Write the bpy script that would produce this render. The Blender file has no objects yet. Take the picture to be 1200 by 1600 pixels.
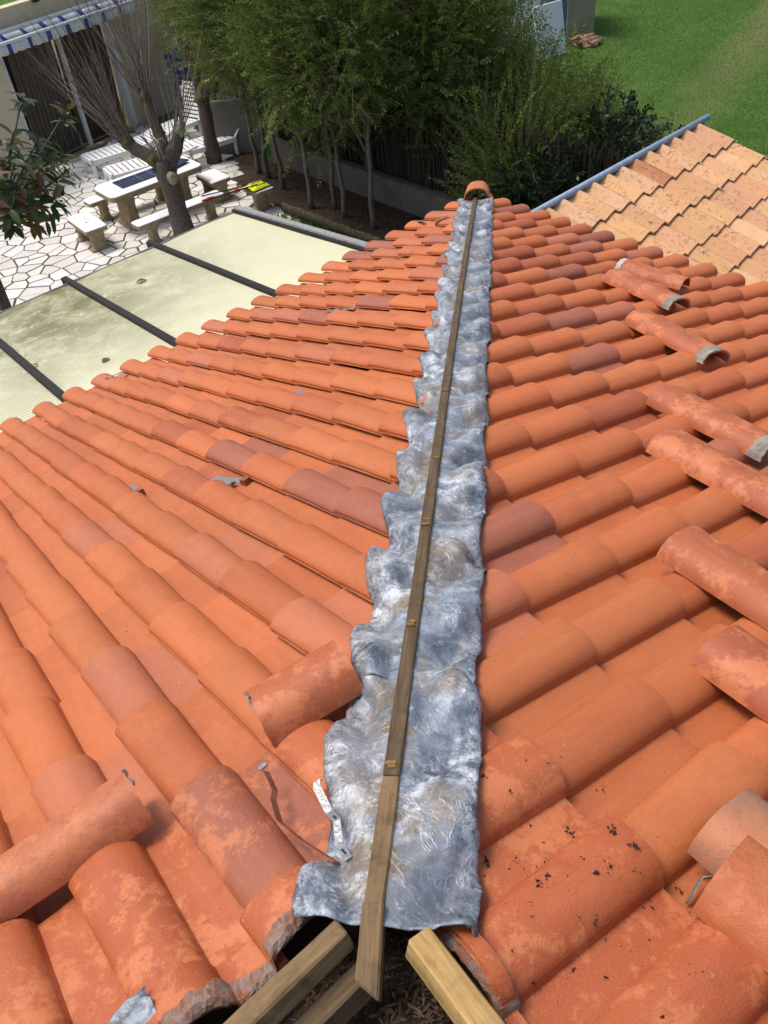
import bpy, bmesh, math, random
from mathutils import Vector, Matrix, noise
random.seed(7)
V = Vector
scn = bpy.context.scene
col = scn.collection
# ------------------------------------------------------------------ camera, sky, sun, exposure
F_PX, PW, PH = 1249.69, 1200.0, 1600.0
CAM = V((0, 0, 5.6))
cf = V((-0.13121, 0.72917, -0.67164)).normalized()
cr = V((0.99135, 0.09423, -0.09137)).normalized()
cu = cr.cross(cf).normalized(); cr = cf.cross(cu).normalized()
cd = bpy.data.cameras.new('camera'); cam = bpy.data.objects.new('camera', cd); col.objects.link(cam)
cd.sensor_fit = 'VERTICAL'; cd.sensor_height = 24.0; cd.lens = 24.0 * F_PX / PH
cd.clip_start = 0.05; cd.clip_end = 500
cam.matrix_world = Matrix(((cr.x, cu.x, -cf.x, CAM.x), (cr.y, cu.y, -cf.y, CAM.y), (cr.z, cu.z, -cf.z, CAM.z), (0, 0, 0, 1)))
scn.camera = cam

SUN_DIR = V((-0.47, 0.10, 1.0)).normalized()          # towards the sun
w = bpy.data.worlds.new('World'); scn.world = w; w.use_nodes = True
nt = w.node_tree; bg = nt.nodes['Background']
sky = nt.nodes.new('ShaderNodeTexSky'); sky.sky_type = 'NISHITA'; sky.sun_disc = False
sky.sun_elevation = math.asin(SUN_DIR.z); sky.sun_rotation = math.atan2(SUN_DIR.x, SUN_DIR.y)
sky.dust_density = 4.0; sky.air_density = 1.0; sky.ozone_density = 0.6
nt.links.new(sky.outputs[0], bg.inputs[0]); bg.inputs[1].default_value = 0.12
sd = bpy.data.lights.new('sun', 'SUN'); sd.energy = 1.5; sd.angle = math.radians(20); sd.color = (1, .96, .9)
so = bpy.data.objects.new('sun', sd); col.objects.link(so); so.location = (0, 0, 30)
so.rotation_euler = (-SUN_DIR).to_track_quat('-Z', 'Y').to_euler()
scn.view_settings.view_transform = 'Standard'; scn.view_settings.look = 'None'
scn.view_settings.gamma = 1; scn.view_settings.use_curve_mapping = False
scn.view_settings.exposure = 0.58

# ------------------------------------------------------------------ helpers
def px(P):
    d = P - CAM; z = d.dot(cf)
    if z < 0.05: return None
    return (600 + F_PX * d.dot(cr) / z, 800 - F_PX * d.dot(cu) / z)

def link(name, me, mats=None, parent=None, mw=None):
    o = bpy.data.objects.new(name, me); col.objects.link(o)
    if mats is not None:
        if not isinstance(mats, (list, tuple)): mats = [mats]
        if len(me.materials) == 0:
            for m in mats: me.materials.append(m)
    if parent: o.parent = parent
    if mw is not None: o.matrix_world = mw
    return o

def tag(o, label, cat, group=None):
    o['label'] = label; o['category'] = cat
    if group: o['group'] = group
    return o

def empty(name, loc, label=None, cat=None, group=None, kind=None):
    o = bpy.data.objects.new(name, None); col.objects.link(o); o.location = loc
    o.empty_display_size = 0.1
    if label: tag(o, label, cat, group)
    if kind: o['kind'] = kind
    return o

class MB:
    """collects raw geometry in WORLD (or local) coordinates"""
    def __init__(s): s.v = []; s.f = []; s.sm = []; s.mi = []
    def add(s, vs, fs, smooth=False, mi=0):
        b = len(s.v); s.v += [tuple(x) for x in vs]
        for f in fs: s.f.append(tuple(i + b for i in f)); s.sm.append(smooth); s.mi.append(mi)
    def grid(s, rows, smooth=True, mi=0, flip=False):
        n = len(rows[0]); vs = [p for r in rows for p in r]; fs = []
        for i in range(len(rows) - 1):
            for j in range(n - 1):
                q = (i * n + j, i * n + j + 1, (i + 1) * n + j + 1, (i + 1) * n + j)
                fs.append(q[::-1] if flip else q)
        s.add(vs, fs, smooth, mi)
    def box(s, o, ax, ay, az, mi=0):
        """box with corner o and edge vectors"""
        c = [o, o + ax, o + ax + ay, o + ay]; c += [p + az for p in c]
        s.add(c, [(0, 3, 2, 1), (4, 5, 6, 7), (0, 1, 5, 4), (1, 2, 6, 5), (2, 3, 7, 6), (3, 0, 4, 7)], False, mi)
    def cbox(s, c, ax, ay, az, mi=0): s.box(c - (ax + ay + az) / 2, ax, ay, az, mi)
    def tube(s, pts, rad, n=8, smooth=True, mi=0, cap=True):
        rows = []
        for i, p in enumerate(pts):
            a = pts[max(0, i - 1)]; b = pts[min(len(pts) - 1, i + 1)]
            d = (b - a).normalized(); u = d.cross(V((0.31, 0.12, 0.94)))
            if u.length < .01: u = d.cross(V((1, 0, 0)))
            u.normalize(); q = d.cross(u); r = rad[i] if isinstance(rad, (list, tuple)) else rad
            rows.append([p + (u * math.cos(2 * math.pi * k / n) + q * math.sin(2 * math.pi * k / n)) * r for k in range(n)])
        b = len(s.v); s.v += [tuple(x) for r in rows for x in r]
        for i in range(len(rows) - 1):
            for k in range(n):
                s.f.append((b + i * n + k, b + i * n + (k + 1) % n, b + (i + 1) * n + (k + 1) % n, b + (i + 1) * n + k)); s.sm.append(smooth); s.mi.append(mi)
        if cap:
            s.f.append(tuple(b + k for k in range(n))[::-1]); s.sm.append(False); s.mi.append(mi)
            s.f.append(tuple(b + (len(rows) - 1) * n + k for k in range(n))); s.sm.append(False); s.mi.append(mi)
    def mesh(s, name, mats=None):
        me = bpy.data.meshes.new(name); me.from_pydata(s.v, [], s.f); me.update()
        me.polygons.foreach_set('use_smooth', s.sm); me.polygons.foreach_set('material_index', s.mi)
        if mats:
            for m in (mats if isinstance(mats, (list, tuple)) else [mats]): me.materials.append(m)
        return me
    def build(s, name, mats, parent=None, bevel=0.0, origin=None):
        if origin is not None: s.v = [(x - origin[0], y - origin[1], z - origin[2]) for x, y, z in s.v]
        me = s.mesh(name, mats)
        if bevel:
            bm = bmesh.new(); bm.from_mesh(me)
            bmesh.ops.remove_doubles(bm, verts=bm.verts, dist=1e-5)
            bmesh.ops.bevel(bm, geom=bm.edges[:], offset=bevel, segments=2, affect='EDGES', clamp_overlap=True)
            bm.to_mesh(me); bm.free()
        o = bpy.data.objects.new(name, me); col.objects.link(o)
        if origin is not None and parent is None: o.location = origin
        if parent:
            o.parent = parent
            if origin is None: o.matrix_parent_inverse = Matrix.Translation(parent.location).inverted()
            else: o.location = V(origin) - parent.location
        return o

def n1(x, y=0.0, z=0.0): return noise.noise(V((x, y, z)))

# ---- materials
def mat(name, base, rough=.8, var=.25, scale=8, bump=.2, bscale=60, spec=.3, metal=0, coord='Object', detail=6):
    m = bpy.data.materials.new(name); m.use_nodes = True; t = m.node_tree; b = t.nodes['Principled BSDF']
    b.inputs['Roughness'].default_value = rough; b.inputs['Specular IOR Level'].default_value = spec; b.inputs['Metallic'].default_value = metal
    tc = t.nodes.new('ShaderNodeTexCoord')
    nz = t.nodes.new('ShaderNodeTexNoise'); nz.inputs['Scale'].default_value = scale; nz.inputs['Detail'].default_value = detail; nz.inputs['Roughness'].default_value = .65
    t.links.new(tc.outputs[coord], nz.inputs['Vector'])
    rp = t.nodes.new('ShaderNodeValToRGB'); e = rp.color_ramp.elements
    e[0].position = .28; e[1].position = .72
    e[0].color = tuple(c * (1 - var) for c in base) + (1,); e[1].color = tuple(min(1, c * (1 + var)) for c in base) + (1,)
    t.links.new(nz.outputs[0], rp.inputs[0]); t.links.new(rp.outputs[0], b.inputs['Base Color'])
    if bump:
        n2 = t.nodes.new('ShaderNodeTexNoise'); n2.inputs['Scale'].default_value = bscale; n2.inputs['Detail'].default_value = 5
        t.links.new(tc.outputs[coord], n2.inputs['Vector'])
        bp = t.nodes.new('ShaderNodeBump'); bp.inputs['Strength'].default_value = bump; bp.inputs['Distance'].default_value = .01
        t.links.new(n2.outputs[0], bp.inputs['Height']); t.links.new(bp.outputs[0], b.inputs['Normal'])
    return m
class NT:
    def __init__(s, m): s.t = m.node_tree; s.b = s.t.nodes['Principled BSDF']
    def n(s, ty, **kw):
        x = s.t.nodes.new(ty)
        for k, v in kw.items():
            if k.startswith('_'): x.inputs[k[1:]].default_value = v
            else: setattr(x, k, v)
        return x
    def l(s, a, b): s.t.links.new(a, b)
    def noise(s, vec, scale, detail=6, rough=.6, dist=0):
        x = s.n('ShaderNodeTexNoise'); x.inputs['Scale'].default_value = scale; x.inputs['Detail'].default_value = detail
        x.inputs['Roughness'].default_value = rough; x.inputs['Distortion'].default_value = dist
        s.l(vec, x.inputs['Vector']); return x.outputs[0]
    def mapr(s, val, a, b, c=0, d=1):
        x = s.n('ShaderNodeMapRange'); x.inputs[1].default_value = a; x.inputs[2].default_value = b; x.inputs[3].default_value = c; x.inputs[4].default_value = d
        s.l(val, x.inputs[0]); return x.outputs[0]
    def math(s, op, a, b=None):
        x = s.n('ShaderNodeMath', operation=op)
        for i, q in enumerate((a, b)):
            if q is None: continue
            if isinstance(q, (int, float)): x.inputs[i].default_value = q
            else: s.l(q, x.inputs[i])
        return x.outputs[0]
    def mix(s, fac, a, b, mode='MIX'):
        x = s.n('ShaderNodeMix', data_type='RGBA', blend_type=mode)
        for i, q in ((0, fac), (6, a), (7, b)):
            if isinstance(q, (int, float)): x.inputs[i].default_value = q
            elif isinstance(q, tuple): x.inputs[i].default_value = q + (1,)
            else: s.l(q, x.inputs[i])
        return x.outputs[2]
    def bump(s, h, strength=.3, dist=.01):
        x = s.n('ShaderNodeBump'); x.inputs['Strength'].default_value = strength; x.inputs['Distance'].default_value = dist
        s.l(h, x.inputs['Height']); s.l(x.outputs[0], s.b.inputs['Normal'])
def newmat(name, rough=.8, spec=.3):
    m = bpy.data.materials.new(name); m.use_nodes = True; q = NT(m); q.b.inputs['Roughness'].default_value = rough; q.b.inputs['Specular IOR Level'].default_value = spec
    return m, q

def tile_material():
    m, q = newmat('terracotta', .6, .45)
    oi = q.n('ShaderNodeObjectInfo'); geo = q.n('ShaderNodeNewGeometry')
    off = q.n('ShaderNodeVectorMath', operation='MULTIPLY_ADD')
    cmb = q.n('ShaderNodeCombineXYZ'); q.l(oi.outputs['Random'], cmb.inputs[0]); q.l(oi.outputs['Random'], cmb.inputs[2])
    q.l(cmb.outputs[0], off.inputs[0]); off.inputs[1].default_value = (37, 11, 53); q.l(geo.outputs['Position'], off.inputs[2])
    P = off.outputs[0]
    c = oi.outputs['Color']
    tc = q.n('ShaderNodeTexCoord'); mp = q.n('ShaderNodeMapping'); mp.inputs['Scale'].default_value = (34, 3.5, 6); q.l(tc.outputs['Object'], mp.inputs[0]); cmb2 = q.n('ShaderNodeVectorMath', operation='MULTIPLY'); q.l(cmb.outputs[0], cmb2.inputs[0]); cmb2.inputs[1].default_value = (90, 90, 90); q.l(cmb2.outputs[0], mp.inputs['Location'])
    streak = q.noise(mp.outputs[0], 1.0, 6, .7); c = q.mix(q.mapr(streak, .48, .74, 0, .38), c, (.30, .075, .028)); c = q.mix(q.mapr(streak, .50, .26, 0, .35), c, (.56, .175, .055))
    big = q.noise(P, 5, 4, .5); c1 = q.mix(q.mapr(big, .3, .75, 0, .28), c, (.52, .158, .052))
    med = q.noise(P, 16, 8, .72, 0); c2 = q.mix(q.mapr(med, .52, .75, 0, .30), c1, (.33, .085, .038))
    # dusty / damp blotches, strength from the object's alpha
    bl = q.noise(P, 7, 10, .78, 0); mask = q.math('MULTIPLY', q.mapr(bl, .50, .56), oi.outputs['Alpha'])
    c3 = q.mix(q.math('MULTIPLY', mask, .8), c2, (.60, .20, .078))
    bl2 = q.noise(P, 13, 10, .82, 0); mask2 = q.math('MULTIPLY', q.mapr(bl2, .56, .62), oi.outputs['Alpha'])
    c3 = q.mix(q.math('MULTIPLY', mask2, .6), c3, (.27, .055, .018))
    c3 = q.mix(q.mapr(q.noise(P, 330, 3, .7), .40, .75, 0, .35), c3, (.56, .20, .08)); c3 = q.mix(q.mapr(q.noise(P, 210, 4, .75), .55, .75, 0, .38), c3, (.25, .06, .028))
    sp = q.noise(P, 120, 3, .6); c4 = q.mix(q.mapr(sp, .68, .73, 0, .7), c3, (.08, .035, .02))
    sp2 = q.noise(P, 45, 3, .6); c4 = q.mix(q.mapr(sp2, .70, .78, 0, .35), c4, (.60, .36, .25))
    q.l(c4, q.b.inputs['Base Color'])
    fine = q.noise(P, 260, 4, .6); q.bump(q.math('ADD', fine, q.math('MULTIPLY', med, .8)), .4, .004)
    q.l(q.mapr(med,   .3, .7, .42, .70), q.b.inputs['Roughness'])
    return m
M_TILE = tile_material()

def old_tile_material():
    m, q = newmat('old terracotta', .85, .2)
    oi = q.n('ShaderNodeObjectInfo'); geo = q.n('ShaderNodeNewGeometry'); P = geo.outputs['Position']
    c = oi.outputs['Color']
    c1 = q.mix(q.mapr(q.noise(P, 7, 5), .35, .7, 0, .5), c, (.58, .31, .155))
    li = q.mapr(q.noise(P, 24, 10, .85), .545, .575); big = q.mapr(q.noise(P, 2.6, 3), .36, .56)
    c2 = q.mix(q.math('MULTIPLY', q.math('MULTIPLY', li, big), .95), c1, (.13, .10, .065))
    c2 = q.mix(q.mapr(q.noise(P, 60, 4), .62, .7, 0, .5), c2, (.22, .13, .07))
    q.l(c2, q.b.inputs['Base Color']); q.bump(q.noise(P, 120, 5), .35, .006)
    return m
M_OLD = old_tile_material()

def mortar_material():
    m, q = newmat('mortar', .85, .25); geo = q.n('ShaderNodeNewGeometry'); P = geo.outputs['Position']
    c = q.mix(q.mapr(q.noise(P, 22, 9, .75), .42, .60), (.42, .17, .095), (.44, .34, .29))
    c = q.mix(q.mapr(q.noise(P, 40, 8, .8), .56, .66, 0, .8), c, (.52, .47, .42)); c = q.mix(q.mapr(q.noise(P, 15, 8, .7), .58, .68, 0, .7), c, (.15, .115, .085))
    q.l(c, q.b.inputs['Base Color']); q.bump(q.math('ADD', q.noise(P, 90, 8, .8), q.noise(P, 30, 6, .7)), .9, .012); return m
def lead_material():
    m, q = newmat('lead', .45, .5)
    geo = q.n('ShaderNodeNewGeometry'); P = geo.outputs['Position']
    at = q.n('ShaderNodeAttribute', attribute_name='edge'); e = at.outputs['Fac']     # 0 at the batten, 1 at the free edge
    n_a = q.noise(P, 7, 8, .66, .2)
    base = q.mix(q.mapr(n_a, .35, .65), (.09, .108, .138), (.29, .335, .395))
    smooth_grey = q.mapr(q.noise(P, 4.5, 3, .5), .50, .60); base = q.mix(q.math('MULTIPLY', smooth_grey, .75), base, (.25, .245, .24))
    ox = q.noise(P, 14, 10, .80, .35); base = q.mix(q.math('MULTIPLY', q.mapr(ox, .47, .60), q.mapr(q.noise(P, 3.2, 4, .6), .44, .60, .08, .9)), base, (.70, .74, .80))
    ox2 = q.noise(P, 48, 9, .85, .2); base = q.mix(q.mapr(ox2, .56, .64, 0, .75), base, (.70, .71, .72))
    stain = q.math('MULTIPLY', q.mapr(q.noise(P, 9, 6, .7, .3), .50, .58), q.mapr(e, .9, .1)); base = q.mix(q.math('MULTIPLY', stain, .85), base, (.20, .135, .06))
    dk = q.math('MULTIPLY', q.mapr(q.noise(P, 55, 8, .8, .3), .53, .57), q.mapr(e, .55, .9)); base = q.mix(q.math('MULTIPLY', dk, .8), base, (.05, .035, .04))
    rd1 = q.math('ABSOLUTE', q.math('SUBTRACT', q.noise(P, 13, 5, .55, .5), .5)); crease = q.mapr(rd1, .045, .0)
    base = q.mix(q.math('MULTIPLY', crease, q.mapr(q.noise(P, 6, 3), .45, .62, 0, .32)), base, (.64, .67, .71))
    q.l(base, q.b.inputs['Base Color']); q.b.inputs['Metallic'].default_value = .22
    q.l(q.mapr(ox, .4, .65, .30, .62), q.b.inputs['Roughness'])
    q.bump(q.math('ADD', q.math('ADD', q.noise(P, 30, 8, .7, 1.0), q.math('MULTIPLY', crease, .5)), q.math('MULTIPLY', q.noise(P, 150, 5, .6), .25)), .35, .010)
    return m
M_LEAD = lead_material()

def wood_material(name, a, b, dirt=.5):
    m, q = newmat(name, .75, .25)
    tc = q.n('ShaderNodeTexCoord'); mp = q.n('ShaderNodeMapping'); mp.inputs['Scale'].default_value = (1, 14, 14)
    q.l(tc.outputs['Object'], mp.inputs[0])
    g = q.noise(mp.outputs[0], 6, 6, .6, .6); c = q.mix(q.mapr(g, .35, .65), a, b)
    d = q.noise(tc.outputs['Object'], 18, 7, .7); c = q.mix(q.mapr(d, .5, .68, 0, dirt), c, (.06, .04, .022))
    q.l(c, q.b.inputs['Base Color']); q.bump(g, .4, .006)
    return m
M_WOOD = wood_material('weathered wood', (.075, .048, .026), (.15, .10, .055), .6)
M_WOODR = wood_material('fresh cut wood', (.55, .36, .14), (.36, .21, .075), .35)
M_WOODL = wood_material('grey brown timber', (.26, .165, .08), (.14, .092, .045), .6)
M_NOTCH = mat('notched bare wood', (.25, .14, .05), .8, .5, 40, .4, 90)
M_MORTAR = mortar_material()
M_MORTG = mat('grey mortar', (.27, .24, .20), .85, .5, 25, .6, 70)
M_WHITEM = mat('white mortar', (.52, .51, .49), .8, .45, 28, .6, 80)
M_GALV = mat('galvanised steel', (.30, .31, .32), .42, .18, 60, .3, 120, .5, .55)
M_RUST = mat('rust red steel', (.27, .09, .055), .65, .35, 50, .2, 120)
M_DECK = mat('roof underlay', (.06, .035, .025), .9, .3, 10, .2)
M_RENDER = mat('house render', (.62, .52, .36), .9, .08, 3, .25, 120)
M_REND2 = mat('grey render', (.20, .19, .17), .9, .18, 4, .25, 60)
M_PINK = mat('pinkish render', (.56, .44, .34), .9, .1, 3, .2, 80)
M_WHITEPL = mat('white plastic', (.82, .82, .82), .45, .04, 10, .05, 60, .4)
M_WHITEP = mat('white painted concrete', (.83, .83, .83), .6, .05, 20, .15, 120)
M_CONC = mat('cast concrete', (.30, .235, .14), .9, .35, 9, .5, 80)
M_BAR = mat('dark glazing bar', (.028, .026, .024), .7, .7, 45, .35, 160, .2)
M_RAIL = mat('grey metal rail', (.27, .27, .26), .6, .35, 30, .3, 120)
M_BLUE = mat('zinc flashing', (.25, .33, .43), .5, .2, 12, .15, 80, .4)
M_BARK = mat('bark', (.10, .078, .062), .95, .45, 20, .8, 70)
M_BARKG = mat('grey bark', (.15, .125, .10), .95, .4, 20, .8, 70)
M_MOSS = mat('moss', (.085, .085, .022), .95, .5, 30, .9, 90)
M_LICHEN = mat('lichen', (.26, .27, .16), .95, .3, 30, .8, 90)
M_TWIG = mat('bare twig', (.15, .115, .09), .9, .3, 20, .2)
M_TWIGL = mat('pale twig', (.24, .215, .17), .9, .3, 20, .2)
M_CURT = mat('brown curtain', (.10, .062, .045), .95, .2, 6, .2, 60)
M_CURTG = mat('grey curtain', (.13, .11, .085), .95, .2, 6, .2, 60)
M_DARK = mat('dark interior', (.012, .011, .011), .9, .2, 5, 0)
M_CREAM = mat('cream wall', (.70, .63, .45), .9, .08, 3, .2, 90)
M_FRAME = mat('white frame', (.66, .66, .66), .5, .06, 8, .05)
M_SCREEN = mat('brushwood screen', (.045, .035, .028), .95, .5, 30, .8, 60)
M_WALLLOW = mat('low wall render', (.15, .13, .11), .9, .25, 4, .3, 50)
M_LOG = mat('log edging', (.10, .085, .05), .95, .4, 20, .6, 60)
M_SOIL = mat('soil', (.05, .034, .022), .95, .5, 12, .8, 30)
M_YEL = mat('yellow fabric', (.72, .78, .02), .8, .15, 20, .3, 90)
M_BLACK = mat('black plastic', (.02, .02, .022), .5, .3, 20, .1)
M_RED = mat('red plastic', (.35, .02, .02), .5, .2, 20, .1)
M_NAVY = mat('navy solar cells', (.018, .024, .075), .25, .25, 14, .0, 60, .6)
M_BLUEP = mat('blue plastic', (.02, .035, .16), .5, .2, 10, .1)
M_BLUEW = mat('blue painted wall', (.07, .17, .29), .7, .15, 4, .1)
M_AWN = mat('awning cloth', (.70, .70, .70), .9, .1, 6, .15)
M_AWNB = mat('awning blue', (.035, .09, .28), .9, .15, 6, .15)
M_POT = mat('terracotta pot', (.30, .16, .10), .85, .2, 8, .2)
M_PANELW = mat('white board', (.66, .66, .67), .6, .06, 5, .05)
M_CRUMB = mat('dark crumbs', (.035, .025, .018), .95, .5, 60, .5)

def leaf_mat(name, a, b, c, rough=.55):
    m, q = newmat(name, rough, .35)
    geo = q.n('ShaderNodeNewGeometry'); r = geo.outputs['Random Per Island']
    rp = q.n('ShaderNodeValToRGB'); e = rp.color_ramp.elements; e[0].color = a + (1,); e[1].color = c + (1,); x = e.new(.55); x.color = b + (1,)
    q.l(r, rp.inputs[0])
    big = q.noise(geo.outputs['Position'], 1.6, 4); cc = q.mix(q.mapr(big, .38, .65, 0, .45), rp.outputs[0], c)
    q.l(cc, q.b.inputs['Base Color'])
    tr = q.n('ShaderNodeBsdfTranslucent'); q.l(cc, tr.inputs[0]); ms = q.n('ShaderNodeMixShader'); ms.inputs[0].default_value = .38
    out = q.t.nodes['Material Output']; q.l(q.b.outputs[0], ms.inputs[1]); q.l(tr.outputs[0], ms.inputs[2]); q.l(ms.outputs[0], out.inputs[0])
    return m
M_HEDGE = leaf_mat('hedge leaf', (.05, .095, .018), (.10, .16, .028), (.20, .24, .045))
M_HEDGE2 = leaf_mat('shrub leaf', (.018, .04, .014), (.04, .085, .02), (.10, .15, .04))
M_MAGN = leaf_mat('glossy leaf', (.02, .045, .015), (.04, .075, .02), (.09, .11, .03), .3)
M_MAGB = leaf_mat('rust leaf', (.14, .07, .03), (.11, .09, .03), (.17, .08, .035), .4)
M_IVY = leaf_mat('dark ivy leaf', (.008, .016, .008), (.014, .028, .012), (.022, .04, .015), .4)
M_GRASSB = leaf_mat('grass blade', (.07, .17, .02), (.11, .22, .032), (.17, .24, .06), .6)
M_DEADL = leaf_mat('dead leaf', (.06, .035, .02), (.12, .07, .04), (.22, .15, .09), .8)
M_FLOWER = leaf_mat('white flower', (.10, .13, .05), (.5, .5, .42), (.7, .7, .62), .7)
M_LIME = leaf_mat('fresh leaf', (.05, .10, .02), (.09, .17, .03), (.16, .22, .06))

# ------------------------------------------------------------------ roof geometry (measured)
S = 0.24                                        # width of one tile column
CO = V((-0.10192, 7.54669, 2.61465))             # outer eaves corner
DL = V((-0.65967, 0.6756, -0.32924)).normalized(); EL = V((-0.70526, -0.70785, -0.03945)).normalized(); UL = -DL
DR = V((0.71868, 0.63948, -0.27305)).normalized(); ER = V((0.67088, -0.74094, 0.03051)).normalized(); UR = -DR
HP = V((0.01098, 0.97751, -0.21061)).normalized()
NL = EL.cross(UL).normalized(); NR = (-ER).cross(UR).normalized()
OFFL, OFFR = 1.102, 1.302
EXL, EXR = 0.388, 0.3764                         # course exposure
VTOP_L, VTOP_R = 5.122, 4.905
AP = CO - HP * 7.2
ratL = (-HP.dot(EL)) / (-HP.dot(UL)); ratR = (-HP.dot(ER)) / (-HP.dot(UR))
def LP(t, v, h=0): return CO + EL * t + UL * v + NL * h
def RP(t, v, h=0): return CO + ER * t + UR * v + NR * h

def prof(x):
    """cross section: flat pan, steep riser, round roll, free lip (x in metres from the roll's crown)"""
    h = .062; pan = .003 + .004 * ((x + .5 * S) / (.22 * S)) ** 2
    if x < -.300 * S: return min(pan, .010)
    if x < -.275 * S:
        k = (x + .300 * S) / (.025 * S); return pan + (.0295 - pan) * k
    if x < 0: return .018 + (h - .018) * math.sqrt(max(0, 1 - (x / (.283 * S)) ** 2))
    return .030 + (h - .030) * math.sqrt(max(0, 1 - (x / (.318 * S)) ** 2))
STEP = .025
def surf_h(side, t, v):
    """height of the tiled surface over the roof plane"""
    if side == 'L': k = round(t / S - OFFL); x = t - (k + OFFL) * S; ex = EXL
    else: k = round(t / S - OFFR); x = -(t - (k + OFFR) * S); ex = EXR
    if x > .305 * S: x -= S
    if x < -.70 * S: x += S
    fr = (v / ex) % 1.0
    return prof(x) * (1.12 - .20 * fr ** .8) + STEP * (1 - fr)

XS = [-.745, -.68, -.58, -.48, -.40, -.34, -.300, -.275, -.262, -.24, -.20, -.15, -.10, -.05, 0, .05, .10, .15, .19, .225, .255, .28, .30, .312]
def tile_mesh(name, ex, var=0):
    rnd = random.Random(var); L = ex + .06; TH = .014; m = MB()
    ys = [0, .012, ex * .2, ex * .5, L]
    def zt(x, y, i):
        tap = 1.10 - .22 * min(1, y / ex) ** .75
        z = prof(x) * (1.12 - .20 * min(1, y / ex) ** .8 if x > -.30 * S else 1) + STEP * (1 - y / ex)
        if y == 0: z -= .003
        return z + .0012 * math.sin(7 * x / S + var) 
    rows = [[V((x * S * ((1.15 - .26 * min(1, y / ex) ** .7) if x > .1 else (1.03 - .07 * min(1, y / ex)) if x > -.32 else 1.0), y, zt(x * S, y, i))) for i, x in enumerate(XS)] for y in ys]
    for a_, b_ in ((0, 7), (6, 8), (7, len(XS))): m.grid([r[a_:b_] for r in rows], True, 0)
    bot = [[p - V((0, 0, TH)) for p in rows[0]], [p - V((0, 0, TH)) for p in rows[-1]]]
    m.grid(bot, True, 0, True)
    m.grid([bot[0], rows[0]], False, 0)                                   # front edge
    m.grid([[r[-1] for r in rows], [r[-1] - V((0, 0, TH)) for r in rows]], False, 0)   # lip edge
    m.grid([[r[0] - V((0, 0, TH)) for r in rows], [r[0] for r in rows]], False, 0)
    return m.mesh(name, M_TILE)
ORANGE = [(.455, .112, .029), (.485, .124, .033), (.435, .105, .028), (.465, .128, .036), (.495, .134, .034)]
MAUVE = [(.27, .085, .055), (.30, .095, .060), (.25, .08, .052)]
DKRED = [(.33, .070, .024), (.36, .078, .027)]
PINK = [(.44, .132, .062), (.42, .128, .066)]
rt = random.Random(21)
def tile_color(side, v):
    r = rt.random()
    if side == 'L':
        c = rt.choice(MAUVE) if r < .06 else rt.choice(DKRED) if r < .12 else rt.choice(PINK) if r < .24 else rt.choice(ORANGE)
        g_ = rt.uniform(.90, 1.12); c = (c[0] * g_, c[1] * g_, c[2] * g_)
    else:
        c = rt.choice(MAUVE) if r < .06 else rt.choice(DKRED) if r < .15 else rt.choice(PINK) if r < .26 else rt.choice(ORANGE)
        g_ = rt.uniform(.86, 1.14); c = (c[0] * g_, c[1] * g_, c[2] * g_)
    top = VTOP_L if side == 'L' else VTOP_R
    near = v > top - .55
    if near and r > .12: c = rt.choice([(.36, .072, .020), (.39, .082, .024), (.375, .076, .022)])
    wear = rt.uniform(.75, 1.0) if near else rt.choice([0, .05, .1, .25])
    return (c[0], c[1], c[2], wear)

# ------------------------------------------------------------------ our house: walls, roof decks, tiles
house = empty('tiled_house', (0, 0, 0), 'low house whose bright orange tiled hip roof is being repaired, filling the foreground', 'house')
m = MB()
TM = 7.4
def wall_under(A, B, th, inn):
    a = V((A.x, A.y, -.3)); d = V((B.x - A.x, B.y - A.y, 0)); m.box(a, d, inn * th, V((0, 0, min(A.z, B.z) - .22 + .3)))
aL, bL = LP(.3, .35), LP(TM, .35); aR, bR = RP(.3, .35), RP(TM, .35)
wall_under(aL, bL, .25, V((UL.x, UL.y, 0)).normalized()); wall_under(aR, bR, .25, V((UR.x, UR.y, 0)).normalized())
m.build('wall', M_RENDER, house)
m = MB()
def slab(poly, n, th, mi=0):
    k = len(poly); vs = poly + [p - n * th for p in poly]
    m.add(vs, [tuple(range(k)), tuple(range(2 * k - 1, k - 1, -1))] + [(i, k + i, k + (i + 1) % k, (i + 1) % k) for i in range(k)], False, mi)
slab([LP(0, .06, -.03), LP(ratL * VTOP_L, VTOP_L - .02, -.03), LP(TM, VTOP_L - .02, -.03), LP(TM, .06, -.03)], NL, .05)
slab([RP(0, .06, -.03), RP(TM, .06, -.03), RP(TM, VTOP_R - .02, -.03), RP(ratR * VTOP_R, VTOP_R - .02, -.03)], NR, .05)
# the two inner slopes behind the ridges (meeting in a valley behind the camera)
eLh = V((EL.x, EL.y, 0)).normalized(); eRh = V((ER.x, ER.y, 0)).normalized()
back_dirL = V((eRh.x, eRh.y, -.31)).normalized(); back_dirR = V((eLh.x, eLh.y, -.31)).normalized()
A0 = AP - V((0, 0, .16)); val = (eLh + eRh).normalized() * 3.4 - V((0, 0, .75))
slab([A0, A0 + val, A0 + val + EL * 3, A0 + EL * 3], V((0, 0, 1)), .05)
slab([A0, A0 + ER * 3, A0 + val + ER * 3, A0 + val], V((0, 0, 1)), .05)
roof = m.build('roof', M_DECK, house)

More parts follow.
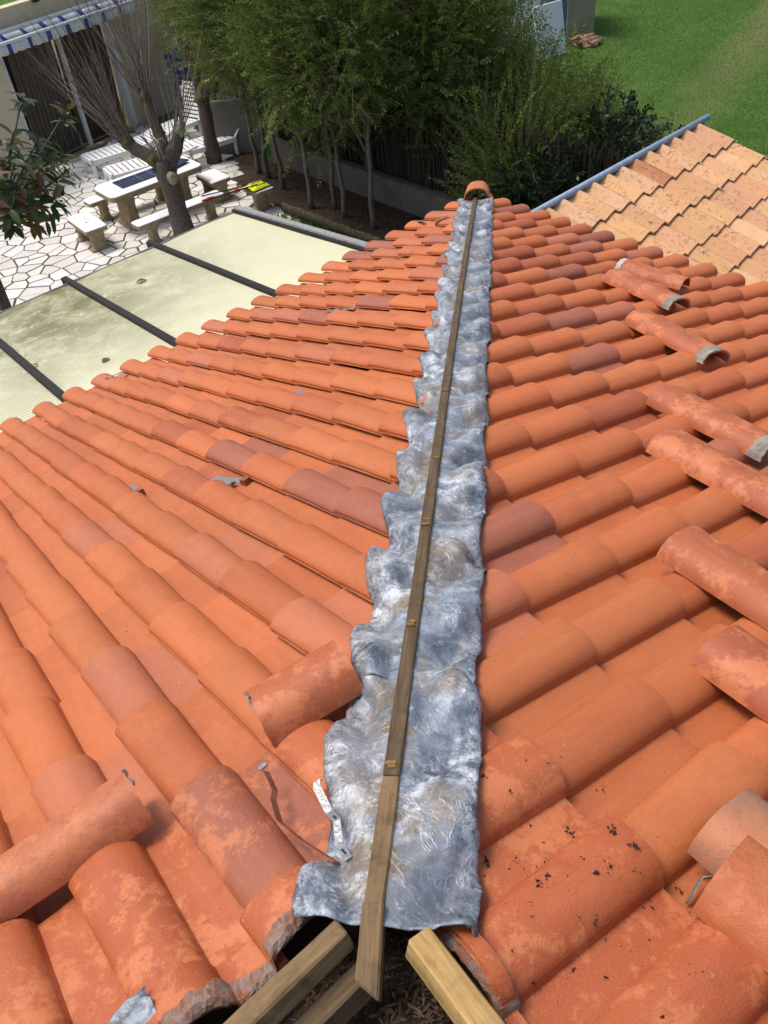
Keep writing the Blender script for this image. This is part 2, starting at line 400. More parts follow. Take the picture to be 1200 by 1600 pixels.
TILE_L = [tile_mesh('tile', EXL, i) for i in range(3)]
TILE_R = [tile_mesh('tile', EXR, i + 5) for i in range(3)]
cands = []
def lay(side):
    E, U, N, off, ex, rat, vtop = (EL, UL, NL, OFFL, EXL, ratL, VTOP_L) if side == 'L' else (ER, UR, NR, OFFR, EXR, ratR, VTOP_R)
    X = E if side == 'L' else -E
    hipn = (N.cross(HP)) if side == 'L' else -(N.cross(HP))
    for k in range(-1, 30):
        t = (k + off) * S
        for j in range(0, 15):
            v = j * ex + (-.02 if j else -.07)
            if v > vtop - .03: break
            tl, th_ = t - .75 * S, t + .75 * S
            # fully past the hip?
            if (t + .75 * S) < rat * v: continue
            tt, vv = t + rt.uniform(-.006, .006), v + rt.uniform(-.009, .009)
            a = rt.uniform(-.016, .016)
            x = (X * math.cos(a) + U * math.sin(a)).normalized(); y = N.cross(x).normalized()
            # a couple of degrees of rock as laid by hand
            O = CO + E * tt + U * vv + N * rt.uniform(-.001, .003)
            M = Matrix(((x.x, y.x, N.x, O.x), (x.y, y.y, N.y, O.y), (x.z, y.z, N.z, O.z), (0, 0, 0, 1)))
            cut = (tl - .02) < rat * (v + ex + .08) or v + ex + .06 > vtop
            c = tile_color(side, v)
            me0 = rt.choice(TILE_L if side == 'L' else TILE_R)
            pts = [px(M @ V(q)) for q in ((-.7 * S, 0, .02), (.3 * S, 0, .02), (.3 * S, ex, .02), (-.7 * S, ex, .02))]
            area = 0
            if all(pts):
                xs = [min(1200, max(0, p[0])) for p in pts]; ys = [min(1600, max(0, p[1])) for p in pts]
                area = abs(sum(xs[i] * ys[(i + 1) % 4] - xs[(i + 1) % 4] * ys[i] for i in range(4))) / 2
                inside = sum(0 < p[0] < 1200 and 0 < p[1] < 1600 for p in pts)
                area *= .3 + .7 * inside / 4
            cands.append((area, side, M, me0, cut, c, hipn, U, vtop))
lay('L'); lay('R')
cands.sort(key=lambda c: -c[0])
rest = MB(); rest_n = 0
def cut_mesh(me0, M, hipn, side, U, vtop):
    bm = bmesh.new(); bm.from_mesh(me0); Mi = M.inverted(); M3 = Mi.to_3x3()
    inner = hipn if hipn.dot((EL if side == 'L' else ER)) > 0 else -hipn
    for n, p in ((inner, CO + inner * .078), (-U, CO + U * vtop)):
        no = (M3 @ n).normalized(); co = Mi @ p
        bmesh.ops.bisect_plane(bm, geom=bm.verts[:] + bm.edges[:] + bm.faces[:], plane_co=co, plane_no=no, clear_inner=True)
    if len(bm.faces) < 4: bm.free(); return None
    me = bpy.data.meshes.new('tile'); bm.to_mesh(me); bm.free()
    if not me.materials: me.materials.append(M_TILE)
    return me
nind = 0
for area, side, M, me0, cut, c, hipn, U, vtop in cands:
    me = me0
    if cut:
        me = cut_mesh(me0, M, hipn, side, U, vtop)
        if me is None: continue
    if nind < 298 and area > 0:
        o = bpy.data.objects.new('tile', me); col.objects.link(o); o.parent = roof; o.matrix_basis = M; o.color = c; nind += 1
    else:
        sm = [p.use_smooth for p in me.polygons]
        b = len(rest.v); rest.v += [tuple(M @ vv.co) for vv in me.vertices]
        for p in me.polygons: rest.f.append(tuple(i + b for i in p.vertices)); rest.sm.append(p.use_smooth); rest.mi.append(0)
if rest.v:
    o = rest.build('tiles', M_TILE, roof); o['kind'] = 'stuff'; o.color = (.53, .17, .068, .1)

# mortar left along the top edge of both slopes
def mortar(P, t0, t1, vtop, side, seed):
    """broken mortar crust left round the cut tile ends along the ridge"""
    m = MB(); rows = []; n = int((t1 - t0) / .006)
    for i in range(n + 1):
        t = t0 + (t1 - t0) * i / n; r = []
        up_ = max(surf_h(side, t + d_, vtop - .02) for d_ in (-.008, 0, .008)) + .006
        w1 = .030 + .022 * n1(t * 11, seed) + .012 * n1(t * 37, seed + 4); th = .004 + .009 * n1(t * 17, seed + 2)
        for (f, dv, dh) in ((0, -w1 - .012, -.012), (1, -w1, .001), (2, -w1 * .5, th * .8), (3, 0, th * .7), (4, .005, -.004), (5, .007, -.011), (6, .002, -.020), (7, -.014, -.024), (8, -.05, -.028)):
            v = vtop + dv + (.004 * n1(t * 60, f * 2.1, seed) if f else 0) + (.012 * n1(t * 14, 3, seed) if f > 2 else 0)
            h = up_ + dh + .004 * n1(t * 55, f * 1.7, seed + 9) + .006 * n1(t * 140, f * 4.1, seed + 1) - .012 * max(0, n1(t * 8, seed + 31) - .1)
            if f > 4: h = max(h, -.028 + .002 * (8 - f))
            r.append(P(t, v, h))
        rows.append(r)
    m.grid(rows, False, 0, side == 'R'); return m
mortar(LP, ratL * VTOP_L + .10, TM, VTOP_L, 'L', 3).build('mortar_bed', M_MORTAR, house)
mortar(RP, ratR * VTOP_R + .07, TM, VTOP_R, 'R', 8).build('mortar_bed', M_MORTAR, house)

# last ridge tile still in place at the eaves end of the hip
def ridge_rows(L, wd, ht, taper=.9, n=18, flange=.0, nl=9, warp=0, seed=0):
    rows = []
    for i in range(nl):
        y = L * i / (nl - 1); k = 1 + (taper - 1) * i / (nl - 1); r = []
        for j in range(n + 1):
            f = j / n; a = math.pi * (1.0 - f)
            c, s_ = math.cos(a), math.sin(a)
            x = math.copysign(abs(c) ** .72, c) * wd / 2 * k; z = (s_ ** 1.05 if s_ > 1e-6 else 0) * ht * k
            r.append(V((x, y, z)))
        rows.append(r)
    return rows
def ridge_tile_mesh(L=.58, wd=.2, ht=.1, taper=.92, end='plain', seed=0, TH=.011):
    m = MB(); rows = ridge_rows(L, wd, ht, taper); rnd = random.Random(seed)
    inn = [[V((p.x * (1 - 2 * TH / wd), p.y, p.z * (1 - TH / ht))) for p in r] for r in rows]
    if end == 'broken':
        for k in range(len(rows[0])):
            d = .018 * n1(k * .6, seed) + .012 * n1(k * 1.7, seed + 5) + .02; f = abs(k / len(rows[0]) - .5) * 2
            rows[0][k].y += d * (1 - f * .3); inn[0][k].y += d * (1 - f * .3) + .006
    m.grid(rows, True, 0); m.grid(inn, True, 0, True)
    m.grid([inn[0], rows[0]], False, 1 if end == 'broken' else 0); m.grid([rows[-1], inn[-1]], False, 0)
    m.grid([[r[0] for r in rows], [r[0] for r in inn]], False, 0, True); m.grid([[r[-1] for r in rows], [r[-1] for r in inn]], False, 0)
    return m.mesh('ridge_tile', [M_TILE, M_WHITEM])
def frame(O, y, up):
    y = y.normalized(); x = y.cross(up).normalized(); z = x.cross(y).normalized()
    return Matrix(((x.x, y.x, z.x, O.x), (x.y, y.y, z.y, O.y), (x.z, y.z, z.z, O.z), (0, 0, 0, 1)))
upH = (NL + NR).normalized()
o = link('ridge_tile', ridge_tile_mesh(.42, .25, .125, .9, seed=4), None, house, frame(CO - HP * .33 + upH * .045, HP + upH * .03, upH)); o.color = (.50, .16, .07, .8)

# ------------------------------------------------------------------ lead hip flashing
def lead_sheet(s0, s1, seed, lift):
    m = MB(); ed = []
    ns = max(8, int((s1 - s0) / .010)); nw = 26
    for sgn, N, E, U, side in ((1, NL, EL, UL, 'L'), (-1, NR, ER, UR, 'R')):
        B = (N.cross(HP) * sgn).normalized()
        if B.dot(E) < 0: B = -B
        rows = []
        for i in range(ns + 1):
            s = s0 + (s1 - s0) * i / ns; r = []
            bx = -.012 - .012 * math.sin(min(1, max(0, (s + 7.2) / 7.0)) * math.pi)
            base = CO + HP * s
            te = (base + B * .14 - CO).dot(E); off = OFFL if side == 'L' else OFFR
            ph = (te / S - off) * 2 * math.pi
            W = (.150 + .010 * math.cos(ph + .6) if side == 'L' else .136 - .012 * math.cos(ph)) + .011 * n1(s * 6, seed, sgn) + .007 * n1(s * 23, seed + 3, sgn)
            if s < -6.5: W += (-.022 if side == 'L' else .016) * (-6.5 - s)
            if s < -6.9 and side == 'L': W -= .05 * (-6.9 - s)
            for j in range(nw + 1):
                f = j / nw; wv = W * f
                P = base + B * wv; q = P - CO; t, v = q.dot(E), q.dot(U)
                hs = surf_h(side, t, v)
                # lead is dressed over the tiles: follows rolls, smoothed
                hsm = .4 * max(surf_h(side, t + d_, v + e_) for d_ in (-.012, 0, .012) for e_ in (-.02, 0, .02)) + .6 * max(hs, .2 * sum(surf_h(side, t + d_, v) for d_ in (-.04, -.02, 0, .02, .04)))
                k = min(1, max(0, (f - .26) / .34)); k = k * k * (3 - 2 * k)
                h = .064 * (1 - k) + max(hs + .010, hsm * .92 + .012) * k; h = max(h, hs + .009 if f > .50 else h)
                h += k * (.008 * n1(s * 11, wv * 13, seed) + .004 * n1(s * 26, wv * 28, seed + 7) + .0028 * (1 - 2 * abs(n1(s * 34, wv * 30, seed + 12))) + .003 * (1 - 2 * abs(n1(s * 13, wv * 17, seed + 2))))
                h += (1 - k) * .005 * n1(s * 12, wv * 20, seed + 9)
                # radial creases
                h += .005 * k * math.sin(s * 46 + 3.5 * n1(s * 5, wv * 9, seed) + wv * 22 * n1(s * 2.1, 3, seed)) * abs(n1(s * 3.1, 7, seed))
                if f > .92: h -= (f - .92) / .08 * .006
                r.append(P + (upH * (1 - k) + N * k) * (h + lift) + V((bx * (1 - k), 0, 0))); ed.append(f)
            rows.append(r)
        m.grid(rows, True, 0, sgn < 0)
    me = m.mesh('sheet', M_LEAD)
    a = me.attributes.new('edge', 'FLOAT', 'POINT'); a.data.foreach_set('value', ed)
    return me
lead = empty('lead_flashing', CO - HP * 3.6, 'long strip of crumpled grey lead flashing running down the hip under the thin batten', 'flashing')
cuts = [-7.225, -6.60, -5.55, -4.05, -2.3, -.12]
for i in range(5):
    o = bpy.data.objects.new('sheet', lead_sheet(cuts[i] - (.03 if i else 0), cuts[i + 1] + .0, i * 3.7 + 1, .003 * (5 - i))); col.objects.link(o)
    o.parent = lead; o.location = -lead.location
    sol = o.modifiers.new('thickness', 'SOLIDIFY'); sol.thickness = .0035; sol.offset = -1
# batten on the hip
def beam(name, A, B, wd, ht, up, material, parent=None, bevel=.003, rag=0, slant=None, skew=0):
    """beam whose local X is its length, bottom centre line A-B"""
    x = (B - A); L = x.length; x = x / L; y = up.cross(x).normalized(); z = x.cross(y).normalized()
    m = MB(); n = max(2, int(L / .06)); rows = []
    for i in range(n + 1):
        f = i / n; r = []
        for (a, b) in ((-.5, 0), (.5, 0), (.5, 1), (-.5, 1), (-.5, 0)):
            dx = 0
            if slant and i == n: dx = slant * (1 - b)
            if i == n: dx += skew * a * wd
            r.append(V((L * f + dx, a * wd + (.0016 + rag) * n1(f * L * 6, a * 5, 2 + b), b * ht + (.0016 + rag) * n1(f * L * 5, a * 7 + 9, b))))
        rows.append(r)
    m.grid(rows, False, 0, True)
    m.add(rows[0][:4], [(0, 1, 2, 3)], False, 0); m.add(rows[-1][:4], [(3, 2, 1, 0)], False, 0)
    me = m.mesh(name, material)
    if bevel:
        bm = bmesh.new(); bm.from_mesh(me); bmesh.ops.remove_doubles(bm, verts=bm.verts, dist=1e-5)
        bmesh.ops.bevel(bm, geom=[e for e in bm.edges if e.calc_face_angle(0) > .6], offset=bevel, segments=1, affect='EDGES'); bm.to_mesh(me); bm.free()
    o = bpy.data.objects.new(name, me); col.objects.link(o)
    mw = Matrix(((x.x, y.x, z.x, A.x), (x.y, y.y, z.y, A.y), (x.z, y.z, z.z, A.z), (0, 0, 0, 1)))
    if parent: o.parent = parent; o.matrix_parent_inverse = Matrix.Translation(parent.location).inverted()
    o.matrix_basis = mw
    return o
def hipP(s, h=.05): 
    dx = -.012 - .012 * math.sin(min(1, max(0, (s + 7.2) / 7.0)) * math.pi)
    return CO + HP * s + V((dx, 0, 0)) + upH * h
bat = empty('hip_batten', hipP(-3.6), 'long thin weathered wooden batten along the centre of the grey lead strip', 'batten')
bs = [-7.2, -6.92, -6.455, -5.975, -5.53, -4.92, -4.1, -2.75, -1.4, -.12]
for i in range(len(bs) - 1):
    beam('batten_length', hipP(bs[i], .062), hipP(bs[i + 1], .062), .034, .024 + .003 * (i % 2), upH, M_WOODL if i == 0 else M_WOOD, bat, .003)
for s in (bs[1], bs[2], bs[3], bs[4], bs[5]):
    c = hipP(s + .02, .089); mm = MB(); 
    for q in range(random.choice([1, 2, 2])): mm.cbox(c + HP * (.012 * q + random.uniform(-.02, .0)) + V((random.uniform(-.004, .004), 0, 0)), V((random.uniform(.016, .026), 0, 0)), HP * .010, upH * .006)
    mm.build('notch', M_NOTCH, bat, .0015)
beam('batten_end', hipP(-7.18, .060), hipP(-7.30, .008), .038, .04, upH, M_WOODL, bat, .004, .002, -.0, .7)
# ridge timbers at the apex
apx = AP
b1 = beam('ridge_timber', LP(5.03, 5.20, .055), LP(6.4, 5.215, .03), .04, .045, NL, M_WOODL, None, .004, .001)
tag(b1, 'brown squared timber along the left ridge, upper one of two, pointing at the batten end', 'timber')
b2 = beam('ridge_timber', LP(5.03, 5.235, -.02), LP(6.4, 5.25, -.035), .04, .05, NL, M_WOOD, None, .004, .001)
tag(b2, 'darker timber lying lower, just inside the brown timber on the left ridge', 'timber')
b3 = beam('ridge_timber', RP(5.265, 4.96, .04), RP(6.5, 4.955, .03), .046, .05, NR, M_WOODR, None, .004, .0005)
tag(b3, 'fresh yellow squared timber with a dark knot, right of the batten end', 'timber')
kc = V((.22, 0, .0505))
m = MB(); m.add([kc + V((.009 * math.cos(a * .7), .007 * math.sin(a * .7), .0008)) for a in range(9)], [tuple(range(9))]); ko = m.build('knot', M_CRUMB); ko.parent = b3
# lead scrap at bottom left
m = MB(); rows = []
for i in range(10):
    r = []
    for j in range(12):
        f, g = i / 9, j / 11
        r.append(LP(5.33 + .16 * f + .02 * n1(g * 4, f * 3, 5), 5.03 + .08 * g * (1 - .3 * f) + .012 * n1(f * 7, 3), (.105 - .05 * g) + .018 * n1(f * 6, g * 6, 2) + .02 * max(0, .3 - f)))
    rows.append(r)
m.grid(rows, True); o = m.build('lead_scrap', M_LEAD, origin=LP(5.3, 5.0)); tag(o, 'small torn scrap of grey lead at the bottom left, on the tiles beside the timber', 'scrap')
o.modifiers.new('thickness', 'SOLIDIFY').thickness = .003

# debris in the open apex
rd = random.Random(5)
m = MB(); c0 = AP + V((.03, -.12, -.055)); rows = []
for i in range(30):
    r = []
    for j in range(30):
        x, y = (i / 29 - .5) * .75, (j / 29 - .5) * .55
        r.append(c0 + V((x, y, -.30 * (x * x + y * y) ** .5 - .06 * max(0, .1 - abs(x)) / .1 * 0 + .03 * n1(x * 12, y * 12) + .015 * n1(x * 40, y * 40))))
    rows.append(r)
m.grid(rows, True); 
o = m.build('dirt', M_SOIL); o['kind'] = 'structure'
m = MB()
for i in range(2200):
    x, y = rd.gauss(0, .12), rd.gauss(0, .10)
    if abs(x) > .36 or abs(y) > .26: continue
    p = c0 + V((x, y, -.28 * (x * x + y * y) ** .5 + .03 * n1(x * 12, y * 12) + rd.uniform(.002, .022)))
    a = rd.uniform(0, 6.28); L = rd.choice([.008, .012, .018, .03]); wv = rd.uniform(.0025, .006)
    d = V((math.cos(a), math.sin(a), rd.uniform(-.4, .4))) * L; e = V((-math.sin(a), math.cos(a), rd.uniform(-.5, .5))) * wv
    m.add([p - d / 2, p + e / 2, p + d / 2, p - e / 2 + V((0, 0, .003))], [(0, 1, 2, 3)])
o = m.build('debris', M_DEADL); tag(o, 'brown crumbled dead leaves and twigs heaped in the open roof apex at the bottom', 'debris'); o['kind'] = 'stuff'
# dirt crumbs on the near right tiles
m = MB()
def crumb(p, r, rng):
    vs = [p + V((rng.uniform(-1, 1), rng.uniform(-1, 1), rng.uniform(-.3, 1))).normalized() * r * rng.uniform(.6, 1.2) for _ in range(6)]
    m.add(vs, [(0, 1, 2), (0, 2, 3), (0, 3, 4), (1, 2, 5), (2, 3, 5), (3, 4, 5), (4, 0, 5), (0, 1, 5), (1, 4, 5)])
for i in range(95):
    t, v = rd.gauss(5.32, .13), rd.gauss(4.66, .10)
    if v > VTOP_R - .02: continue
    for q in range(rd.choice([1, 1, 1, 4])): crumb(RP(t + rd.gauss(0, .006), v + rd.gauss(0, .006), surf_h('R', t, v) + .002), rd.choice([.0015, .002, .003, .0045]), rd)
for (t, v) in ((5.31, 4.52), (5.36, 4.52), (5.25, 4.55), (5.2, 4.73)):
    for q in range(9): crumb(RP(t + rd.gauss(0, .006), v + rd.gauss(0, .005), surf_h('R', t, v) + .003), .004, rd)
for i in range(110):
    t, v = rd.uniform(3.5, 5.4), rd.uniform(1.6, 4.9)
    crumb(LP(t, v, surf_h('L', t, v) + .001), rd.choice([.001, .0015, .0025]), rd)
o = m.build('crumbs', M_CRUMB); tag(o, 'dark crumbs of dirt sprinkled over the orange tiles, most on the near right slope', 'dirt'); o['kind'] = 'stuff'

# ------------------------------------------------------------------ loose ridge tiles
def endcap(name, m_, L0, L1, wd, ht, parent, mw, taper=.87, Ltot=.58, th=.004):
    """mortar collar over the end of a ridge tile"""
    m = MB(); rows = []
    for i in range(5):
        y = L0 + (L1 - L0) * i / 4; k = (1 + (taper - 1) * y / Ltot); r = []
        for j in range(17):
            a = math.pi * (1 - j / 16); c, s_ = math.cos(a), math.sin(a)
            g = 1 + th * 5 * (1 + .8 * n1(j * .7, i, L0 * 9)) * (1 if 0 < i < 4 else .5)
            r.append(V((math.copysign(abs(c) ** .78, c) * wd / 2 * k * g, y + .004 * n1(j * .9, i * 2), max(0, (s_ if s_ > 1e-6 else 0) ** .85 * ht * k * g))))
        rows.append(r)
    m.grid(rows, True)
    inner = [[V((p.x * (.86 + .08 * n1(p.x * 30, k)), p.y, p.z * (.86 + .08 * n1(p.x * 40, k, 2)))) for p in rows[k]] for k in (0, -1)]
    m.grid([inner[0], rows[0]], False); m.grid([rows[-1], inner[1]], False)
    o = bpy.data.objects.new(name, m.mesh(name, m_)); col.objects.link(o); o.parent = parent; return o
def loose(P, E, U, N, t, v, ang, L, lab, colr, end='plain', h=.072, caps=(), wd=.21, ht=.080, tilt=0, taper=.87, seed=0):
    a = math.radians(ang); y = E * math.cos(a) + U * math.sin(a) + N * tilt
    mw = frame(P(t, v, h), y, N)
    me = ridge_tile_mesh(L, wd, ht, taper, end, seed)
    o = link('ridge_tile', me, None, None, mw); o.color = colr; tag(o, lab, 'roof tile', 'loose ridge tiles lying on the roof')
    for (mm, a0, a1) in caps: endcap('mortar', mm, a0, a1, wd, ht, o, mw, taper, L)
    # nail hole / lug
    return o
cA = (.36, .088, .036, 1.0)
loose(RP, ER, UR, NR, 2.36, .84, -15, .46, 'loose ridge tile nearest the old beige roof, white mortar on its upper left end', cA, caps=[(M_WHITEM, -.003, .03)], seed=1)
loose(RP, ER, UR, NR, 2.53, 1.12, 8, .58, 'loose ridge tile just below the uppermost loose one, grey mortar on its right end', cA, caps=[(M_MORTG, .525, .58)], seed=2)
loose(RP, ER, UR, NR, 3.19, 1.71, 12, .60, 'loose ridge tile lying alone, third from the top, with grey mortar at its right end', cA, caps=[(M_MORTG, .54, .60)], seed=3)
loose(RP, ER, UR, NR, 3.97, 2.55, 3.3, .56, 'loose ridge tile at the right edge with a grey mortar cap, above another parallel one', cA, caps=[(M_MORTG, .50, .562)], seed=4)
loose(RP, ER, UR, NR, 4.27, 2.94, 2.6, .58, 'loose ridge tile without mortar, parallel to and just below the grey capped one', cA, seed=5)
loose(RP, ER, UR, NR, 4.75, 3.52, 2.2, .58, 'ridge tile at the right edge, just below the plain and the grey capped loose ones', cA, seed=6)
loose(RP, ER, UR, NR, 5.10, 3.85, 1.8, .58, 'lowest of the long loose ridge tiles at the right edge, dark red with speckled crown', (.33, .075, .032, 1.0), seed=7)
loose(RP, ER, UR, NR, 5.415, 4.315, 0, .5, 'grey mortar stained ridge tile at bottom right, half under an orange one beside a bracket', (.30, .17, .11, .6), seed=8, ht=.085)
loose(RP, ER, UR, NR, 5.485, 4.425, -6, .5, 'orange ridge tile at the bottom right edge lying over a grey stained one', (.42, .11, .042, .6), seed=9, h=.085)
loose_short = loose(LP, -EL, UL, NL, 4.90, 4.61, 10, .255, 'short broken ridge tile lying across the left slope against the lead strip, chipped white end', (.37, .088, .034, 1.0), 'broken', seed=11, wd=.17, ht=.09, taper=1.0, h=.075)
loose(LP, EL, UL, NL, 5.165, 4.575, -4, .46, 'long ridge tile at the left edge lying across the near left slope, chipped white end', (.43, .13, .062, .9), 'broken', seed=13, wd=.16, ht=.085, h=.075)

def stamp(parent, text, size, loc, rot):
    cu_ = bpy.data.curves.new('stamp', 'FONT'); cu_.body = text; cu_.size = size; cu_.extrude = .0004; cu_.resolution_u = 2; cu_.offset = -.0004
    t_ = bpy.data.objects.new('stamp_tmp', cu_); col.objects.link(t_); bpy.context.view_layer.update()
    me = bpy.data.meshes.new_from_object(t_.evaluated_get(bpy.context.evaluated_depsgraph_get())); bpy.data.objects.remove(t_)
    o = link('stamp', me, M_RUST, parent); o.location = loc; o.rotation_euler = rot; return o
stamp(loose_short, '63', .011, (-.072, .185, .0660), (0, math.radians(-48), math.radians(80)))
# ------------------------------------------------------------------ metal clips
def strip(name, pts, wd, side, material, lab, tab=None, slot=None, origin=None):
    th = .0025; m = MB(); up = []
    rows_t, rows_b = [], []
    for i, p in enumerate(pts):
        a = pts[max(0, i - 1)]; b = pts[min(len(pts) - 1, i + 1)]; d = (b - a).normalized(); n = d.cross(side).normalized()
        rows_t.append([p - side * wd / 2 + n * th / 2, p + side * wd / 2 + n * th / 2]); rows_b.append([p - side * wd / 2 - n * th / 2, p + side * wd / 2 - n * th / 2])
    m.grid(rows_t, False); m.grid(rows_b, False, 0, True)
    m.grid([[r[0] for r in rows_b], [r[0] for r in rows_t]], False); m.grid([[r[1] for r in rows_t], [r[1] for r in rows_b]], False)
    m.add([rows_t[0][0], rows_t[0][1], rows_b[0][1], rows_b[0][0]], [(0, 1, 2, 3)]); m.add([rows_t[-1][0], rows_t[-1][1], rows_b[-1][1], rows_b[-1][0]], [(3, 2, 1, 0)])
    org = pts[0]; o = m.build(name, material, origin=org); tag(o, lab, 'metal clip', 'ridge clips left lying on the roof')
    if tab:
        mm = MB(); c, ax, ay, az, tm = tab; mm.cbox(c, ax, ay, az); t = mm.build('tab', tm); t.parent = o; t.location = -org
        t.matrix_parent_inverse = Matrix()
    if slot:
        mm = MB()
        for c, d in slot: mm.cbox(c, d * .014, side * .004, V((0, 0, .0012)))
        t = mm.build('slot', M_BLACK); t.parent = o; t.location = -org
    return o
# rust red flat clip and galvanised clip beside the lead
pA = [LP(4.952, 4.775, .10), LP(4.960, 4.81, .075), LP(4.977, 4.84, .085), LP(4.992, 4.875, .06), LP(4.985, 4.96, .066), LP(4.966, 5.07, .075)]
sd_ = (EL * .55 + NL * .8).normalized()
strip('metal_clip', pA, .016, sd_, M_RUST, 'rust red bent clip with a grey square tab, left of the lower lead strip', (LP(4.952, 4.77, .112), EL * .018, UL * .012, NL * .004, M_GALV))
pB = [LP(4.888, 4.885, .085), LP(4.892, 4.897, .10), LP(4.900, 4.905, .095), LP(4.912, 4.96, .075), LP(4.915, 5.0, .085), LP(4.940, 5.04, .075), LP(4.947, 5.085, .078)]
strip('metal_clip', pB, .016, (EL + UL * -.2).normalized(), M_GALV, 'shiny bent clip with a slot, lying on the lower left edge of the lead', slot=[(LP(4.9135, 4.99, .0845), UL), (LP(4.944, 5.065, .0795), UL)])
def small_clip(P, E, U, N, t, v, ang, L, material, lab, side_name, tabm=None, h=None):
    hh = surf_h(side_name, t, v) if h is None else h
    L *= 1.6; a = math.radians(ang); d = E * math.cos(a) + U * math.sin(a); s_ = N.cross(d).normalized(); c = P(t, v, hh + .010)
    pts = [c - d * L / 2, c - d * L * .1 + N * .004, c + d * L * .15 + N * .012, c + d * L * .35 + N * .008, c + d * L / 2 + N * .02]
    tb = (c + d * L * .5 + N * .014, d * .035, s_ * .045, N * .035, tabm) if tabm else None
    return strip('metal_clip', pts, .03, s_, material, lab, tb)
small_clip(LP, EL, UL, NL, 4.515, 2.55, 86, .13, M_GALV, 'small grey clip with a rust red end, standing alone leftmost on the left slope', 'L', M_RUST)
small_clip(LP, EL, UL, NL, 4.275, 2.99, 100, .17, M_GALV, 'left one of two grey clips lying side by side on the left slope', 'L')
small_clip(LP, EL, UL, NL, 4.225, 3.01, 100, .17, M_GALV, 'red backed right one of two grey clips side by side, left slope', 'L', M_RUST)
small_clip(LP, EL, UL, NL, 3.55, 2.52, 70, .15, M_GALV, 'crumpled silvery clip in the middle of the left slope with a dark stain', 'L')
small_clip(LP, EL, UL, NL, 2.625, 1.43, 92, .13, M_GALV, 'left one of two silvery clips in line high on the left slope', 'L')
small_clip(LP, EL, UL, NL, 2.615, 1.64, 92, .11, M_GALV, 'right one of two silvery clips in line high on the left slope', 'L')
small_clip(LP, EL, UL, NL, 3.80, .10, 20, .11, M_GALV, 'dark grey clip at the left eaves next to the yellowish canopy panels', 'L')
small_clip(LP, EL, UL, NL, 1.66, .97, 130, .12, M_RUST, 'brown sliver of clip near the top of the left slope, lower of two', 'L')
small_clip(LP, EL, UL, NL, .78, .12, 70, .10, M_GALV, 'grey clip near the far end of the left slope just below the capped corner', 'L')
small_clip(LP, EL, UL, NL, .80, .42, 130, .10, M_RUST, 'brown sliver of clip beside the lead strip at the far end of the left slope', 'L')
pC = [RP(5.468, 4.468, .022), RP(5.458, 4.42, .045), RP(5.478, 4.395, .055), RP(5.466, 4.35, .085)]
strip('metal_clip', pC, .014, (ER * .3 + NR).normalized(), M_GALV, 'grey Z bent bracket sticking out below the grey ridge tile at bottom right')

# ------------------------------------------------------------------ ground
def poly_sheet(name, pts, z, material, kind='structure', cuts=0):
    m = MB(); m.add([V((x, y, z)) for x, y in pts], [tuple(range(len(pts)))]); o = m.build(name, material); o['kind'] = kind; return o
def lawn_material():
    m, q = newmat('lawn', .9, .15)
    geo = q.n('ShaderNodeNewGeometry'); P = geo.outputs['Position']
    c = q.mix(q.mapr(q.noise(P, .7, 7, .7), .38, .62), (.065, .16, .02), (.12, .22, .04))
    c = q.mix(q.mapr(q.noise(P, 18, 5, .7), .4, .7, 0, .7), c, (.022, .055, .008))
    # worn path across the lawn
    sp = q.n('ShaderNodeSeparateXYZ'); q.l(P, sp.inputs[0])
    dist = q.math('ABSOLUTE', q.math('ADD', q.math('ADD', q.math('MULTIPLY', sp.outputs[0], .90), q.math('MULTIPLY', sp.outputs[1], -.436)), 4.28))
    dist = q.math('ADD', dist, q.math('MULTIPLY', q.math('SUBTRACT', q.noise(P, 1.2, 4), .5), 1.2))
    pm = q.math('MULTIPLY', q.mapr(dist, .95, .1), q.mapr(sp.outputs[1], 14, 24))
    c = q.mix(q.math('MULTIPLY', pm, .75), c, (.19, .18, .07))
    q.l(c, q.b.inputs['Base Color']); q.bump(q.noise(P, 40, 6, .75), .9, .05); return m
M_LAWN = lawn_material()
poly_sheet('lawn', [(-150, -60), (150, -60), (150, 250), (-150, 250)], -.012, M_LAWN)
M_JOINT = mat('patio joint mortar', (.075, .068, .055), .95, .35, 12, .5, 60)
PATIO = [(-16, 8), (-4.15, 8.0), (-2.9, 9.5), (-3.45, 13.9), (-4.05, 14.35), (-4.9, 15.6), (-5.6, 17.6), (-7.0, 19.6), (-8.3, 19.9), (-10, 16.2), (-16, 16)]
patio = poly_sheet('patio', PATIO, .0, M_JOINT)
def inpoly(p, poly):
    c = False
    for i in range(len(poly)):
        (x1, y1), (x2, y2) = poly[i], poly[i - 1]
        if (y1 > p[1]) != (y2 > p[1]) and p[0] < (x2 - x1) * (p[1] - y1) / (y2 - y1) + x1: c = not c
    return c
def stone_material():
    m, q = newmat('pale paving stone', .8, .3)
    oi = q.n('ShaderNodeObjectInfo'); geo = q.n('ShaderNodeNewGeometry'); P = geo.outputs['Position']
    c = q.mix(q.mapr(q.noise(P, 3, 6, .7), .45, .72, 0, .5), oi.outputs['Color'], (.50, .44, .36))
    c = q.mix(q.mapr(q.noise(P, 24, 6, .7), .55, .72, 0, .5), c, (.33, .29, .23))
    q.l(c, q.b.inputs['Base Color']); q.bump(q.noise(P, 30, 6, .7), .3, .01); return m
M_STONE = stone_material()
rs = random.Random(11); pts = []
sp_ = .305
for ix in range(-46, -7):
    for iy in range(25, 67):
        p = ((ix + rs.uniform(-.46, .46) + .5 * (iy % 2)) * sp_, (iy + rs.uniform(-.46, .46)) * sp_)
        pts.append(p)
stones = []
